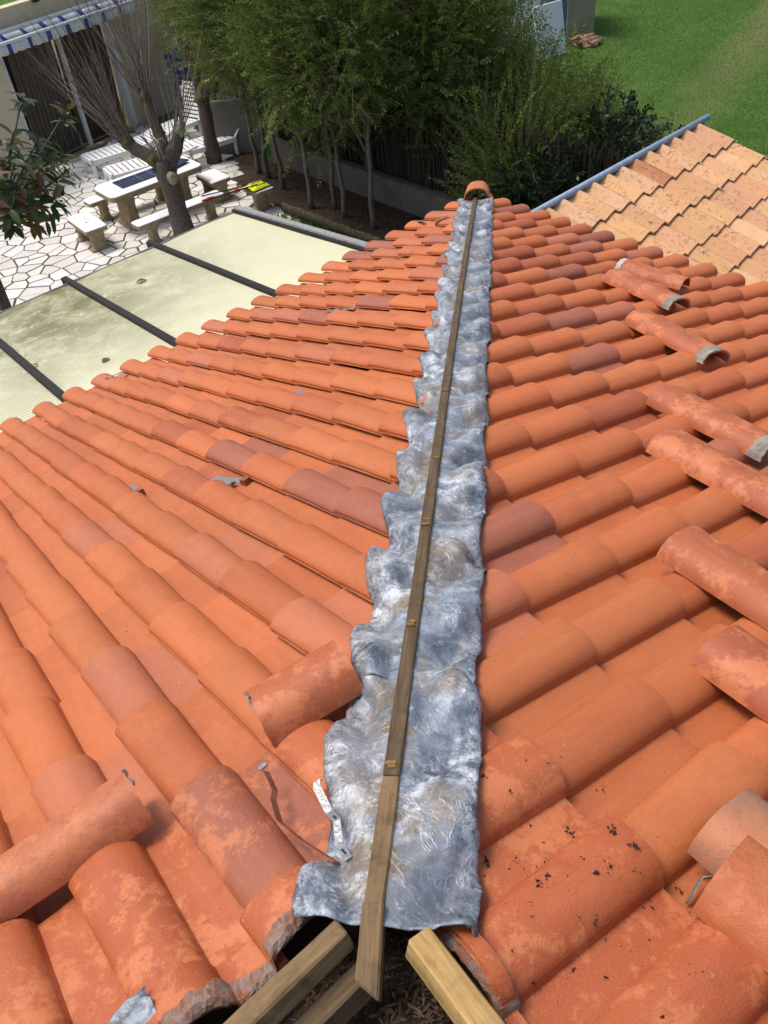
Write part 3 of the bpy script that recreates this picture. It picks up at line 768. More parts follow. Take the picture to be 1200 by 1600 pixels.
for p in pts:
    if not inpoly(p, PATIO): continue
    if p[0] < -13: continue
    poly = [(p[0] - .8, p[1] - .8), (p[0] + .8, p[1] - .8), (p[0] + .8, p[1] + .8), (p[0] - .8, p[1] + .8)]
    for q in pts:
        if q is p: continue
        dx, dy = q[0] - p[0], q[1] - p[1]; d2 = dx * dx + dy * dy
        if d2 > 1.6: continue
        g = .5 - rs.uniform(.005, .024) / math.sqrt(d2); new = []
        for i in range(len(poly)):
            a, b = poly[i], poly[(i + 1) % len(poly)]
            fa = (a[0] - p[0]) * dx + (a[1] - p[1]) * dy - g * d2; fb = (b[0] - p[0]) * dx + (b[1] - p[1]) * dy - g * d2
            if fa <= 0: new.append(a)
            if fa * fb < 0: t = fa / (fa - fb); new.append((a[0] + (b[0] - a[0]) * t, a[1] + (b[1] - a[1]) * t))
        poly = new
        if len(poly) < 3: break
    if len(poly) < 3: continue
    s_ = px(V((p[0], p[1], 0))); area = 0
    if s_ and -30 < s_[0] < 460 and 180 < s_[1] < 520: area = 1 / (V((p[0], p[1], 0)) - CAM).length_squared
    h = rs.uniform(.010, .020)
    n = len(poly); vs = [V((x - p[0], y - p[1], -.004)) for x, y in poly] + [V((x - p[0], y - p[1], h - .003)) for x, y in poly] + [V(((x - p[0]) * .955, (y - p[1]) * .955, h + rs.uniform(-.002, .002))) for x, y in poly]
    fs = [tuple(range(2 * n, 3 * n))] + [(i, (i + 1) % n, n + (i + 1) % n, n + i) for i in range(n)] + [(n + i, n + (i + 1) % n, 2 * n + (i + 1) % n, 2 * n + i) for i in range(n)]
    stones.append((area, p, vs, fs))
stones.sort(key=lambda q: -q[0]); rest = MB()
for i, (area, p, vs, fs) in enumerate(stones):
    g = rs.uniform(.60, .82); c = (g, g * rs.uniform(.94, .98), g * rs.uniform(.84, .93), 1)
    if i < 299 and area > 0:
        m = MB(); m.add(vs, fs); o = m.build('paving_stone', M_STONE); o.parent = patio; o.location = (p[0], p[1], 0); o.color = c
    else: rest.add([v + V((p[0], p[1], 0)) for v in vs], fs)
o = rest.build('paving_stones', M_STONE, patio); o['kind'] = 'stuff'; o.color = (.62, .6, .55, 1)
# mulch bed, strip of rough grass, low wall, brushwood screen, log edging
LW0, LW1 = V((-4.42, 16.75, 0)), V((1.6, 10.9, 0)); lwd = (LW1 - LW0).normalized(); lwn = V((lwd.y, -lwd.x, 0))
if lwn.y > 0: lwn = -lwn
BED = [(LW0.x, LW0.y), (LW1.x, LW1.y), (LW1.x + lwn.x * 1.7, LW1.y + lwn.y * 1.7), (-1.6, 12.2), (-2.4, 12.95), (-3.62, 14.1), (-4.1, 14.4), (-4.95, 15.65), (-5.5, 17.2), (-5.0, 17.6)]
poly_sheet('mulch_bed', BED, .006, M_SOIL)
m = MB()
for i in range(9000):
    x, y = rd.uniform(-5.6, .8), rd.uniform(11, 17.6)
    if not inpoly((x, y), BED): continue
    L = rd.uniform(.03, .08); a = rd.uniform(0, 6.3); d = V((math.cos(a), math.sin(a), rd.uniform(-.35, .35))) * L; e = V((-math.sin(a), math.cos(a), rd.uniform(-.5, .5))) * L * .35
    p = V((x, y, rd.uniform(.012, .035))); m.add([p - d / 2, p + e / 2, p + d / 2 + V((0, 0, .008)), p - e / 2], [(0, 1, 2), (0, 2, 3)])
o = m.build('dead_leaves', M_DEADL); tag(o, 'brown dead leaves covering the shaded bed under the hedge trees', 'leaf litter'); o['kind'] = 'stuff'
m = MB(); m.box(LW0 - V((0, 0, .1)), (LW1 - LW0), -lwn * .16, V((0, 0, .58)))
tag(m.build('low_wall', M_WALLLOW, bevel=.01, origin=LW0), 'low grey rendered garden wall running behind the trunks of the hedge trees', 'wall')
fen = empty('brushwood_fence', LW0 - lwn * .25, 'dark brushwood screen fence standing behind the low garden wall', 'fence')
m = MB(); Lw = (LW1 - LW0).length; n = int(Lw / .035)
for i in range(n):
    p = LW0 + lwd * (i * .035 + rd.uniform(-.01, .01)) - lwn * (.25 + rd.uniform(-.02, .02)); hgt = 1.75 + rd.uniform(-.12, .08)
    m.tube([p, p + V((rd.uniform(-.03, .03), rd.uniform(-.03, .03), hgt))], rd.uniform(.014, .022), 4, False, 0, False)
m.box(LW0 - lwn * .30, LW1 - LW0, -lwn * .01, V((0, 0, 1.6)))
o = m.build('brush_stems', M_SCREEN, fen); o['kind'] = 'stuff'
for i in range(5):
    p = LW0 + lwd * (Lw * i / 4) - lwn * .32; mm = MB(); mm.tube([p, p + V((0, 0, 1.6))], .035, 6); mm.build('post', M_SCREEN, fen)
# log roll edging between bed and grass strip
E0, E1 = V((-3.66, 14.05, 0)), V((-1.2, 11.85, 0)); edg = empty('log_edging', E0, 'low edging of upright round logs in front of the leaf covered bed', 'edging')
n = int((E1 - E0).length / .055)
for i in range(n):
    p = E0 + (E1 - E0) * (i / n); mm = MB(); mm.tube([p, p + V((0, 0, .20 + rd.uniform(-.012, .012)))], .026, 7, True); mm.build('log', M_LOG, edg)
m = MB()
def blades(m, n, sampler, hmin, hmax, wd=.008):
    for i in range(n):
        p = sampler()
        if p is None: continue
        h = rd.uniform(hmin, hmax); a = rd.uniform(0, 6.3); d = V((math.cos(a), math.sin(a), 0)); e = V((-d.y, d.x, 0))
        m.add([p - e * wd, p + e * wd, p + d * h * .5 + V((0, 0, h))], [(0, 1, 2)])
def s_strip():
    f, g = rd.random(), rd.random(); p = E0 + (E1 - E0) * f - V((.33, .36, 0)) * (.1 + g); return p
blades(m, 2600, s_strip, .04, .12, .010)
o = m.build('strip_grass', M_GRASSB); tag(o, 'short rough grass in the narrow strip between canopy and log edging', 'grass'); o['kind'] = 'stuff'
m = MB()
def s_lawn():
    y = rd.uniform(11.5, 31); x = rd.uniform(1.2, 9.5)
    if x > 2.2 + (y - 9) * .42: return None
    if y > 17 and abs(.90 * x - .436 * y + 4.28) < .7 and rd.random() < .5: return None
    return V((x, y, -.012))
blades(m, 90000, s_lawn, .02, .05, .008)
o = m.build('lawn_grass', M_GRASSB); tag(o, 'mown green grass blades of the lawn at the top right', 'grass'); o['kind'] = 'stuff'

# ------------------------------------------------------------------ veranda canopy
eh = V((EL.x, EL.y, 0)).normalized(); nh = V((-eh.y, eh.x, 0)); nh = nh if nh.x < 0 else -nh
CO2 = V((CO.x, CO.y, 2.35)); cs = (nh - V((0, 0, .1))).normalized(); cn = EL.cross(-cs).normalized()
if cn.z < 0: cn = -cn
def VP(t, d, h=0): return CO2 + EL * t + cs * d + cn * h
ver = empty('veranda_canopy', VP(3, 1.6), 'lean-to canopy of yellowish translucent panels between dark bars along the left eaves', 'canopy')
def canopy_material():
    m, q = newmat('yellowed translucent sheet', .35, .4)
    geo = q.n('ShaderNodeNewGeometry'); P = geo.outputs['Position']
    at = q.n('ShaderNodeAttribute', attribute_name='uvd')   # x along eaves (m), y down slope (m)
    sp = q.n('ShaderNodeSeparateXYZ'); q.l(at.outputs['Vector'], sp.inputs[0])
    rib = q.math('SINE', q.math('MULTIPLY', sp.outputs[1], 2 * math.pi / .05))
    grow = q.math('MULTIPLY', q.mapr(sp.outputs[0], 1.2, 3.2, .1, 1), q.mapr(sp.outputs[1], .5, 2.3, .0, 1))
    alg = q.math('MULTIPLY', q.mapr(q.noise(P, 2.2, 9, .74, .3), .28, .58), grow)
    c = q.mix(q.math('MULTIPLY', alg, .98), (.82, .80, .55), (.22, .205, .085))
    ribm = q.math('MULTIPLY', q.mapr(rib, -.4, .8), q.math('MULTIPLY', q.mapr(q.noise(P, 1.4, 4, .6), .42, .62), q.mapr(sp.outputs[0], 1.6, 3.4, .12, 1)))
    c = q.mix(q.math('MULTIPLY', ribm, .45), c, (.30, .28, .14))
    vein = q.mapr(q.noise(P, 5, 10, .82, 1.0), .55, .62); c = q.mix(q.math('MULTIPLY', q.math('MULTIPLY', vein, q.mapr(alg, .1, .5, .25, 1)), .7), c, (.86, .85, .66))
    sp2 = q.mapr(q.noise(P, 50, 4, .7), .66, .72); c = q.mix(q.math('MULTIPLY', sp2, .4), c, (.20, .18, .10))
    q.l(c, q.b.inputs['Base Color']); q.bump(q.math('ADD', rib, q.math('MULTIPLY', q.noise(P, 60, 4), .8)), .12, .004)
    tr = q.n('ShaderNodeBsdfTranslucent'); q.l(c, tr.inputs[0]); ms = q.n('ShaderNodeMixShader'); ms.inputs[0].default_value = .22
    out = q.t.nodes['Material Output']; q.l(q.b.outputs[0], ms.inputs[1]); q.l(tr.outputs[0], ms.inputs[2]); q.l(ms.outputs[0], out.inputs[0])
    return m
M_CANOPY = canopy_material()
tb = [.89, 1.95, 3.01, 4.06, 5.12, 6.18]
for i in range(5):
    m = MB(); rows = []; uv = []
    for a in range(9):
        r = []
        for b in range(25):
            t = tb[i] + .01 + (1.04) * a / 8; d = .05 + 3.17 * b / 24
            r.append(VP(t, d, .012 * math.sin(math.pi * a / 8) + .004 * n1(t * 2, d * 2))); uv.append((t, d, 0))
        rows.append(r)
    nb = len(rows) * 25
    m.grid(rows, True); m.grid([[p - cn * .012 for p in r] for r in rows], True, 0, True); uv += uv
    m.grid([[r[-1] for r in rows], [r[-1] - cn * .012 for r in rows]], False); uv += uv[24::25][:9] + uv[24::25][:9]
    o = m.build('panel', M_CANOPY, ver)
    a = o.data.attributes.new('uvd', 'FLOAT_VECTOR', 'POINT'); uv = uv[:len(o.data.vertices)] + [(0, 0, 0)] * (len(o.data.vertices) - len(uv)); a.data.foreach_set('vector', [c for u in uv for c in u])
for i, t in enumerate(tb):
    m = MB()
    if i == 0:
        m.box(VP(t - .10, .05, -.10), EL * .09, cs * 3.2, cn * .15); o = m.build('side_rail', M_RAIL, ver, .008)
        mm = MB(); mm.box(VP(t - .012, .05, -.02), EL * .03, cs * 3.2, cn * .055); mm.build('glazing_bar', M_BAR, ver, .004)
    else:
        m.box(VP(t - .036, .05, -.06), EL * .072, cs * 3.36, cn * .095); m.build('glazing_bar', M_BAR, ver, .006)
m = MB(); m.box(VP(.80, 3.225, -.12), EL * 5.5, cs * .045, cn * .125); m.build('front_beam', M_BAR, ver, .006)
m = MB(); m.box(VP(.80, 3.205, .006), EL * 5.5, cs * .012, cn * .012); m.build('trim', M_RAIL, ver)
for t in (.9, 3.0, 5.1):
    m = MB(); p = VP(t, 3.24, -.12); m.box(V((p.x - .05, p.y - .05, -.05)), V((.1, 0, 0)), V((0, .1, 0)), V((0, 0, p.z + .04))); m.build('post', M_BAR, ver)
# dead leaves on the panels
def dead_leaf(name, P, N, d, L, lab):
    e = N.cross(d).normalized(); m = MB(); rows = []
    for i in range(6):
        f = i / 5; wv = math.sin(math.pi * min(1, f * .95 + .03)) * L * .3
        rows.append([P + d * L * (f - .5) + e * wv * k + N * (.006 + .25 * wv * abs(k) + L * .12 * math.sin(f * 3)) for k in (-1, -.5, 0, .5, 1)])
    m.grid(rows, True); o = m.build(name, M_DEADL, origin=P); tag(o, lab, 'leaf'); return o
dead_leaf('dead_leaf', VP(2.55, 2.35, .01), cn, (EL + cs * .4).normalized(), .12, 'brown curled dead leaf lying on the second canopy panel from the right')
dead_leaf('dead_leaf', VP(3.55, .98, .01), cn, (EL - cs * .5).normalized(), .09, 'brown curled dead leaf on the canopy beside the tile edge')
dead_leaf('dead_leaf', VP(4.0, 1.55, .01), cn, (EL + cs).normalized(), .05, 'tiny dark dead leaf beside the lower bar on the third canopy panel')

# ------------------------------------------------------------------ neighbouring house with sliding door
HA = V((-9.66414637, 17.12119527, 0)); hd = V((0.41319271, 0.91064361, 0)).normalized(); hn = V((hd.y, -hd.x, 0))      # hn towards the patio
def HW(a, z, o=0): return HA + hd * a + hn * o + V((0, 0, z))
nb = empty('neighbour_house', HW(1.5, 0), 'beige house at the top left with a curtained sliding door and striped awning', 'house')
def hbox(name, a0, a1, z0, z1, o0, o1, material, parent=nb, bevel=0):
    m = MB(); m.box(HW(a0, z0, o0), hd * (a1 - a0), hn * (o1 - o0), V((0, 0, z1 - z0))); return m.build(name, material, parent, bevel)
hbox('wall', -6, -.06, -.1, 3.0, -.3, 0, M_CREAM); hbox('wall', 3.02, 5.0, -.1, 3.0, -.3, 0, M_PINK); hbox('wall', -.06, 3.02, 2.32, 3.0, -.3, 0, M_RENDER)
hbox('wall', 4.7, 5.0, -.1, 3.0, -5, -.3, M_PINK)
hbox('interior', -.06, 3.02, -.05, 2.32, -2.2, -2.1, M_DARK); hbox('interior_floor', -.06, 3.02, -.08, .0, -2.2, -.3, M_DARK)
hbox('sill', -.2, 3.15, -.02, .05, -.06, .12, M_CONC, nb, .01)
dr = hbox('sliding_door', -.06, 3.02, 2.25, 2.32, -.16, -.06, M_CONC)
def sub(name, a0, a1, z0, z1, o0, o1, material): 
    o = hbox(name, a0, a1, z0, z1, o0, o1, material, None); o.parent = dr; o.matrix_parent_inverse = (Matrix.Translation(nb.location).inverted() @ Matrix.Identity(4)) if False else Matrix.Identity(4)
    return o
dr.matrix_parent_inverse = Matrix.Translation(nb.location).inverted()
sub('door_jamb', -.08, .0, 0, 2.26, -.16, .03, M_FRAME); sub('door_jamb', 2.95, 3.06, 0, 2.26, -.16, .012, M_FRAME); sub('door_post', 1.53, 1.61, .05, 2.25, -.12, -.05, M_FRAME)
def curtain(a0, a1, o, material, seed):
    m = MB(); n = 60; rows = []
    for i in range(n + 1):
        a = a0 + (a1 - a0) * i / n; off = o + .045 * math.sin(i * 1.1 + seed) + .03 * n1(i * .2, seed)
        rows.append([HW(a + .03 * n1(i * .1, z, seed), z, off * (1 + .2 * (2.2 - z))) for z in (.03, .8, 1.6, 2.25)])
    m.grid(rows, True); ob = m.build('curtain', material, nb)
curtain(.30, 1.5, -.26, M_CURTG, 1); curtain(1.62, 2.96, -.26, M_CURT, 4)
# awning: roller box, folded cloth and valance with blue stripes
aw = hbox('awning', -1.6, 3.6, 2.60, 2.68, .02, .16, M_FRAME, nb, .02)
aw.matrix_parent_inverse = Matrix.Translation(nb.location).inverted()
m = MB(); m.tube([HW(-1.6, 2.50, .30), HW(3.6, 2.50, .30)], .035, 10, True); o = m.build('front_bar', M_FRAME); o.parent = aw
n_ = 208
for (zt, zb, ot, ob_, nm) in ((2.66, 2.52, .10, .28, 'cloth'), (2.49, 2.30, .32, .33, 'valance')):
    m = MB(); prev = None
    for i in range(n_):
        a0 = -1.6 + 5.2 * i / n_; a1 = a0 + 5.2 / n_; blue = ((a0 + 1.6) % .52) < .11
        sc = lambda a: (.022 * abs(math.sin(a * math.pi / .21)) if nm == 'valance' else 0)
        wv = lambda a: .012 * math.sin(a * 17)
        m.add([HW(a0, zt, ot), HW(a1, zt, ot), HW(a1, zb + .02 - sc(a1), ob_ + wv(a1)), HW(a0, zb + .02 - sc(a0), ob_ + wv(a0))], [(0, 1, 2, 3)], True, 1 if blue else 0)
    o = m.build(nm, [M_AWN, M_AWNB]); o.parent = aw; o.modifiers.new('thickness', 'SOLIDIFY').thickness = .004
hbox('wall_lamp', 1.15, 1.3, 2.95, 3.05, 0, .12, M_CRUMB, nb, .02)

# ------------------------------------------------------------------ concrete table and benches
def slab_top(name, cen, ax, ay, th, parent, mt, mc, r=.06):
    """rounded slab: white painted upper face on a concrete edge"""
    m = MB(); L, Wd = ax.length / 2, ay.length / 2; ux, uy = ax.normalized(), ay.normalized(); ring = []
    for (sx, sy, a0) in ((1, 1, 0), (-1, 1, 90), (-1, -1, 180), (1, -1, 270)):
        for k in range(5):
            a = math.radians(a0 + 22.5 * k); ring.append(ux * (sx * (L - r) + r * math.cos(a)) + uy * (sy * (Wd - r) + r * math.sin(a)))
    n = len(ring); z0, z1 = V((0, 0, -th)), V((0, 0, 0))
    m.add([cen + p * 1 + z0 for p in ring] + [cen + p + V((0, 0, -.012)) for p in ring], [(i, (i + 1) % n, n + (i + 1) % n, n + i) for i in range(n)] + [tuple(range(n - 1, -1, -1))], False, 1)
    m.add([cen + p + V((0, 0, -.012)) for p in ring] + [cen + p * (1 - .01 / max(.2, p.length)) + z1 for p in ring], [(i, (i + 1) % n, n + (i + 1) % n, n + i) for i in range(n)] + [tuple(range(n, 2 * n))], False, 0)
    return m.build(name, [mt, mc], parent)
def pedestal(name, cen, ux, uy, wl, wd, h, parent):
    m = MB(); prof_ = [(0, 1.12), (.10, 1.12), (.14, .9), (.22, .80), (.6, .76), (.9, .88), (1, .98)]; rows = []
    for f, k in prof_:
        r = []
        for a, b in ((-1, -1), (-1, -.7), (-.82, -1), (0, -1), (.82, -1), (1, -.7), (1, .7), (.82, 1), (0, 1), (-.82, 1), (-1, .7), (-1, -1)): 
            pass
        ringp = [(-1, -.72), (-.8, -1), (.8, -1), (1, -.72), (1, .72), (.8, 1), (-.8, 1), (-1, .72), (-1, -.72)]
        r = [cen + ux * (a * wl / 2 * k) + uy * (b * wd / 2 * k) + V((0, 0, h * f)) for a, b in ringp]
        rows.append(r)
    m.grid(rows, False, 0, True); return m.build(name, M_CONC, parent)
def bench(name, A, B, depth_dir, depth, h, lab, cat='bench', legs=(.16, .84), group=None, th=.075):
    """A,B: front edge ends at seat height"""
    ax = B - A; ay = depth_dir.normalized() * depth; cen = A + ax / 2 + ay / 2
    r = empty(name, V((cen.x, cen.y, 0.015)), lab, cat, group)
    slab_top('top', cen, ax, ay, th, r, M_WHITEP, M_CONC, .05)
    for f in legs:
        c = A + ax * f + ay / 2; pedestal('leg', V((c.x, c.y, .012)), ay.normalized(), ax.normalized(), depth * .78, .17 if ax.length > .5 else .3, h - th - .01, r)
    return r
G = 'painted concrete benches round the table'
up0 = V((0, 0, 0))
bench('bench', V((-5.90, 12.80, .42)), V((-4.70, 14.10, .42)), V((-.74, .67, 0)), .30, .42, 'long white topped concrete bench nearest the canopy, partly hidden by the pollard trunk', group=G)
bench('bench', V((-6.81, 12.68, .42)), V((-7.45, 13.36, .42)), V((.68, .66, 0)), .40, .42, 'short white topped concrete bench nearest the left edge, with dark specks on its top', group=G)
bench('bench', V((-7.22, 13.94, .42)), V((-6.0, 15.2, .42)), V((-.70, .70, 0)), .34, .42, 'white topped concrete bench on the far side of the long table', group=G)
bench('bench', V((-5.09, 14.62, .42)), V((-5.55, 15.12, .42)), V((.68, .70, 0)), .42, .42, 'short white topped concrete bench behind the pollard trunk, at the right end of the table', group=G)
bench('stool', V((-4.12, 14.00, .42)), V((-4.46, 14.38, .42)), V((.70, .66, 0)), .40, .42, 'small square white topped concrete stool carrying a yellow bundle', 'stool', legs=(.5,), group=G)
T0, T1 = V((-6.47, 13.32, .72)), V((-5.2, 14.75, .72)); tx = T1 - T0; ty = V((-.70, .70, 0)).normalized() * .85
tab = empty('table', V((T0.x, T0.y, .015)) + tx / 2 + ty / 2 - V((0, 0, T0.z)), 'long white topped concrete garden table on two broad pedestals', 'table')
tab.location.z = .015
slab_top('top', T0 + tx / 2 + ty / 2, tx, ty, .10, tab, M_WHITEP, M_CONC, .14)
for f in (.2, .8):
    c = T0 + tx * f + ty / 2; pedestal('leg', V((c.x, c.y, .012)), ty.normalized(), tx.normalized(), .62, .26, .60, tab)
# dark panels on the table
def flat_panel(name, cen, ux, uy, L, Wd, th, lab, cat, lines=True, tilt=None):
    up = ux.cross(uy).normalized(); r = empty(name, cen, lab, cat); m = MB(); m.cbox(cen + up * th / 2, ux * L, uy * Wd, up * th); m.build('panel', M_NAVY, r, .002)
    if lines:
        for f in (-.05, .5):
            mm = MB(); mm.cbox(cen + ux * (f * L / 2) + up * (th + .001), ux * .008, uy * Wd, up * .002); mm.build('seam', M_GALV, r)
        mm = MB(); mm.cbox(cen + up * (th + .001), ux * L, uy * .006, up * .002); mm.build('seam', M_GALV, r)
    return r
tux, tuy = tx.normalized(), ty.normalized()
flat_panel('solar_panel', T0 + tx * .42 + ty * .55 + V((0, 0, .002)), tux, tuy, .92, .42, .02, 'dark navy flat panel with thin pale seams lying on the white table', 'panel')
q_ = (tux * .97 + tuy * .25).normalized()
flat_panel('solar_panel', T0 + tx * .76 + ty * .52 + V((0, 0, .034)), q_, V((-q_.y, q_.x, 0)), .62, .36, .025, 'dark navy panel lying askew on top of the other, nearer the trunk', 'panel', False)
# specks on the short bench
m = MB()
for i in range(16): crumb(V((-6.95 + rd.gauss(0, .10), 13.25 + rd.gauss(0, .10), .421)), rd.uniform(.008, .018), rd)
o = m.build('bench_specks', M_CRUMB); tag(o, 'dark specks of dirt on the top of the short left bench', 'dirt'); o['kind'] = 'stuff'
# pole pruner from the long bench to the stool, yellow pouch on the stool
pp = empty('pole_pruner', V((-4.9, 13.9, .44)), 'long red and black pole pruner lying from the long bench to the stool', 'garden tool')
a, b = V((-5.02, 13.72, .445)), V((-4.13, 14.28, .47))
m = MB(); m.tube([a, b], .014, 8); m.build('pole', M_BLACK, pp)
m = MB(); m.tube([a, a + (b - a) * .12, a + (b - a) * .22], [.018, .032, .024], 8); m.build('grip', M_RED, pp)
m = MB(); m.tube([a + (b - a) * .55, a + (b - a) * .62, a + (b - a) * .68], [.02, .04, .025], 8); m.build('motor', M_RED, pp)
a2, b2 = V((-5.10, 13.95, .445)), V((-4.2, 14.32, .475)); pq = empty('cutting_tool', a2, 'thin dark long handled tool beside the pole pruner, propped on the stool', 'garden tool')
m = MB(); m.tube([a2, b2], .012, 8); m.build('handle', M_BLACK, pq)
m = MB(); m.cbox(a2 + (b2 - a2) * .72 + V((0, 0, .01)), (b2 - a2).normalized() * .1, V((-.4, .9, 0)).normalized() * .05, V((0, 0, .03))); m.build('clamp', M_POT, pq, .008)
yp = empty('pouch', V((-4.12, 14.3, .425)), 'bright yellow and black folded bundle on top of the square stool', 'bundle')
for k, off in enumerate((-.085, .085)):
    d1 = V((-.70, .68, 0)).normalized(); d2 = V((.62, .70, 0)).normalized(); c = V((-4.13, 14.27, .43)) + d1 * off * 1.0 * -1
    m = MB(); rows = []
    for i in range(9):
        r = []
        for j in range(7):
            x, y = (i / 8 - .5), (j / 6 - .5); h = .055 * max(0, (1 - (2 * x) ** 4)) ** .5 * max(0, (1 - (2 * y) ** 4)) ** .5
            r.append(c + d2 * x * .40 + d1 * y * .15 + V((0, 0, h + .004 * n1(x * 9, y * 9, k))))
        rows.append(r)
    m.grid(rows, True, 0, True); m.build('pad', M_YEL, yp)
    mm = MB(); mm.cbox(c + d2 * .02 + V((0, 0, .055)), d2 * .20, d1 * .03, V((0, 0, .012))); mm.build('strap', M_BLACK, yp, .004)
    mm = MB(); mm.cbox(c + V((0, 0, .008)), d2 * .42, d1 * .165, V((0, 0, .014))); mm.build('trim', M_BLACK, yp, .004)

# ------------------------------------------------------------------ white plastic loungers
def lounger(A, ux, L, Wd, back, lab, lean=0, upright=False):
    """A: foot end left corner on the ground, ux: lengthwise"""
    ux = ux.normalized(); uy = V((-ux.y, ux.x, 0)); h = .34
    r = empty('sun_lounger', A + ux * L / 2 - uy * Wd / 2, lab, 'lounger', 'white plastic sun loungers')
    m = MB(); flat = L * .62
    for s_ in (0, -1): m.box(A + uy * (s_ * (Wd - .05)) - uy * .05 + V((0, 0, h - .07)), ux * flat, uy * .05, V((0, 0, .09)))
    m.box(A - uy * Wd + V((0, 0, h - .07)), ux * .05, uy * Wd, V((0, 0, .09))); m.build('frame', M_WHITEPL, r, .008)
    for fx in (.0, flat - .06):
        for s_ in (0, 1):
            mm = MB(); mm.box(A + ux * fx - uy * (s_ * (Wd - .06) + .06), ux * .06, uy * .06, V((0, 0, h))); mm.build('leg', M_WHITEPL, r, .008)
    for i in range(9):
        mm = MB(); mm.box(A + ux * (.075 + (flat - .1) * i / 9) - uy * (Wd - .05) + V((0, 0, h)), ux * ((flat - .1) / 9 - .03), uy * (Wd - .1), V((0, 0, .02))); mm.build('slat', M_WHITEPL, r, .004)
    a = math.radians(back); bd = ux * math.cos(a) + V((0, 0, math.sin(a))); bn = bd.cross(uy); P0 = A + ux * flat + V((0, 0, h))
    m = MB(); lb = L * .42
    for s_ in (0, 1): m.box(P0 - uy * (s_ * (Wd - .05) + .05), bd * lb, uy * .05, bn * .03)
    m.box(P0 + bd * (lb - .04) - uy * Wd, bd * .05, uy * Wd, bn * .03); m.build('backrest', M_WHITEPL, r, .006)
    for i in range(8):
        mm = MB(); mm.box(P0 + bd * (.03 + (lb - .08) * i / 8) - uy * (Wd - .05), bd * ((lb - .08) / 8 - .028), uy * (Wd - .1), bn * .02); mm.build('slat', M_WHITEPL, r, .004)
    return r
lounger(V((-8.60, 16.90, .01)), V((.74, .67, 0)), 1.8, .66, 6, 'white slatted sun lounger closest to the sliding door, lying flat')
lounger(V((-7.78, 16.02, .01)), V((.80, .60, 0)), 1.8, .68, 8, 'white slatted sun lounger between the door one and the table, lying flat')
lounger(V((-7.6, 18.25, .01)), V((.55, .83, 0)), 1.75, .66, 68, 'white sun lounger with steep raised slatted back against the house wall')
lounger(V((-6.55, 17.1, .01)), V((.72, .69, 0)), 1.8, .66, 48, 'white sun lounger with half raised back behind the pollard tree')

# ------------------------------------------------------------------ garden corner by the house
m = MB(); m.box(V((-5.75, 17.45, 0)), V((.95, .05, 0)), V((-.01, .12, 0)), V((0, 0, 1.05))); tag(m.build('panel_wall', M_REND2, bevel=.01, origin=V((-5.3, 17.5, 0))), 'dark grey flat wall panel closing the terrace beside the leaf covered bed', 'wall')
m = MB(); m.box(V((-7.0, 19.6, 0)), V((1.35, .9, 0)), V((-.1, .15, 0)), V((0, 0, .85))); tag(m.build('garden_wall', M_PINK, bevel=.01, origin=V((-6.5, 19.9, 0))), 'pinkish low wall behind the half raised lounger', 'wall')
bn_ = empty('blue_bin', V((-7.1, 20.6, 0)), 'dark blue plastic bin standing behind the low pinkish wall', 'bin')
m = MB(); rows = []
for k, z in ((.9, 0), (1, .6), (1.08, 1.25), (1.12, 1.28), (1.12, 1.34)):
    rows.append([V((-7.1 + a * .32 * k, 20.6 + b * .32 * k, z)) for a, b in ((-1, -1), (1, -1), (1, 1), (-1, 1), (-1, -1))])
m.grid(rows, False, 0, True); m.build('body', M_BLUEP, bn_); m = MB(); m.box(V((-7.48, 20.22, 1.34)), V((.76, 0, 0)), V((0, .76, 0)), V((0, 0, .06))); m.build('lid', M_BLUEP, bn_, .02)
pot = empty('plant_pot', V((-6.25, 20.2, .85)), 'brown plant pot with pale stems on the low pinkish wall', 'pot')
m = MB(); m.tube([V((-6.2, 20.3, .86)), V((-6.2, 20.3, 1.1)), V((-6.2, 20.3, 1.14))], [.12, .17, .19], 14); m.build('pot', M_POT, pot)

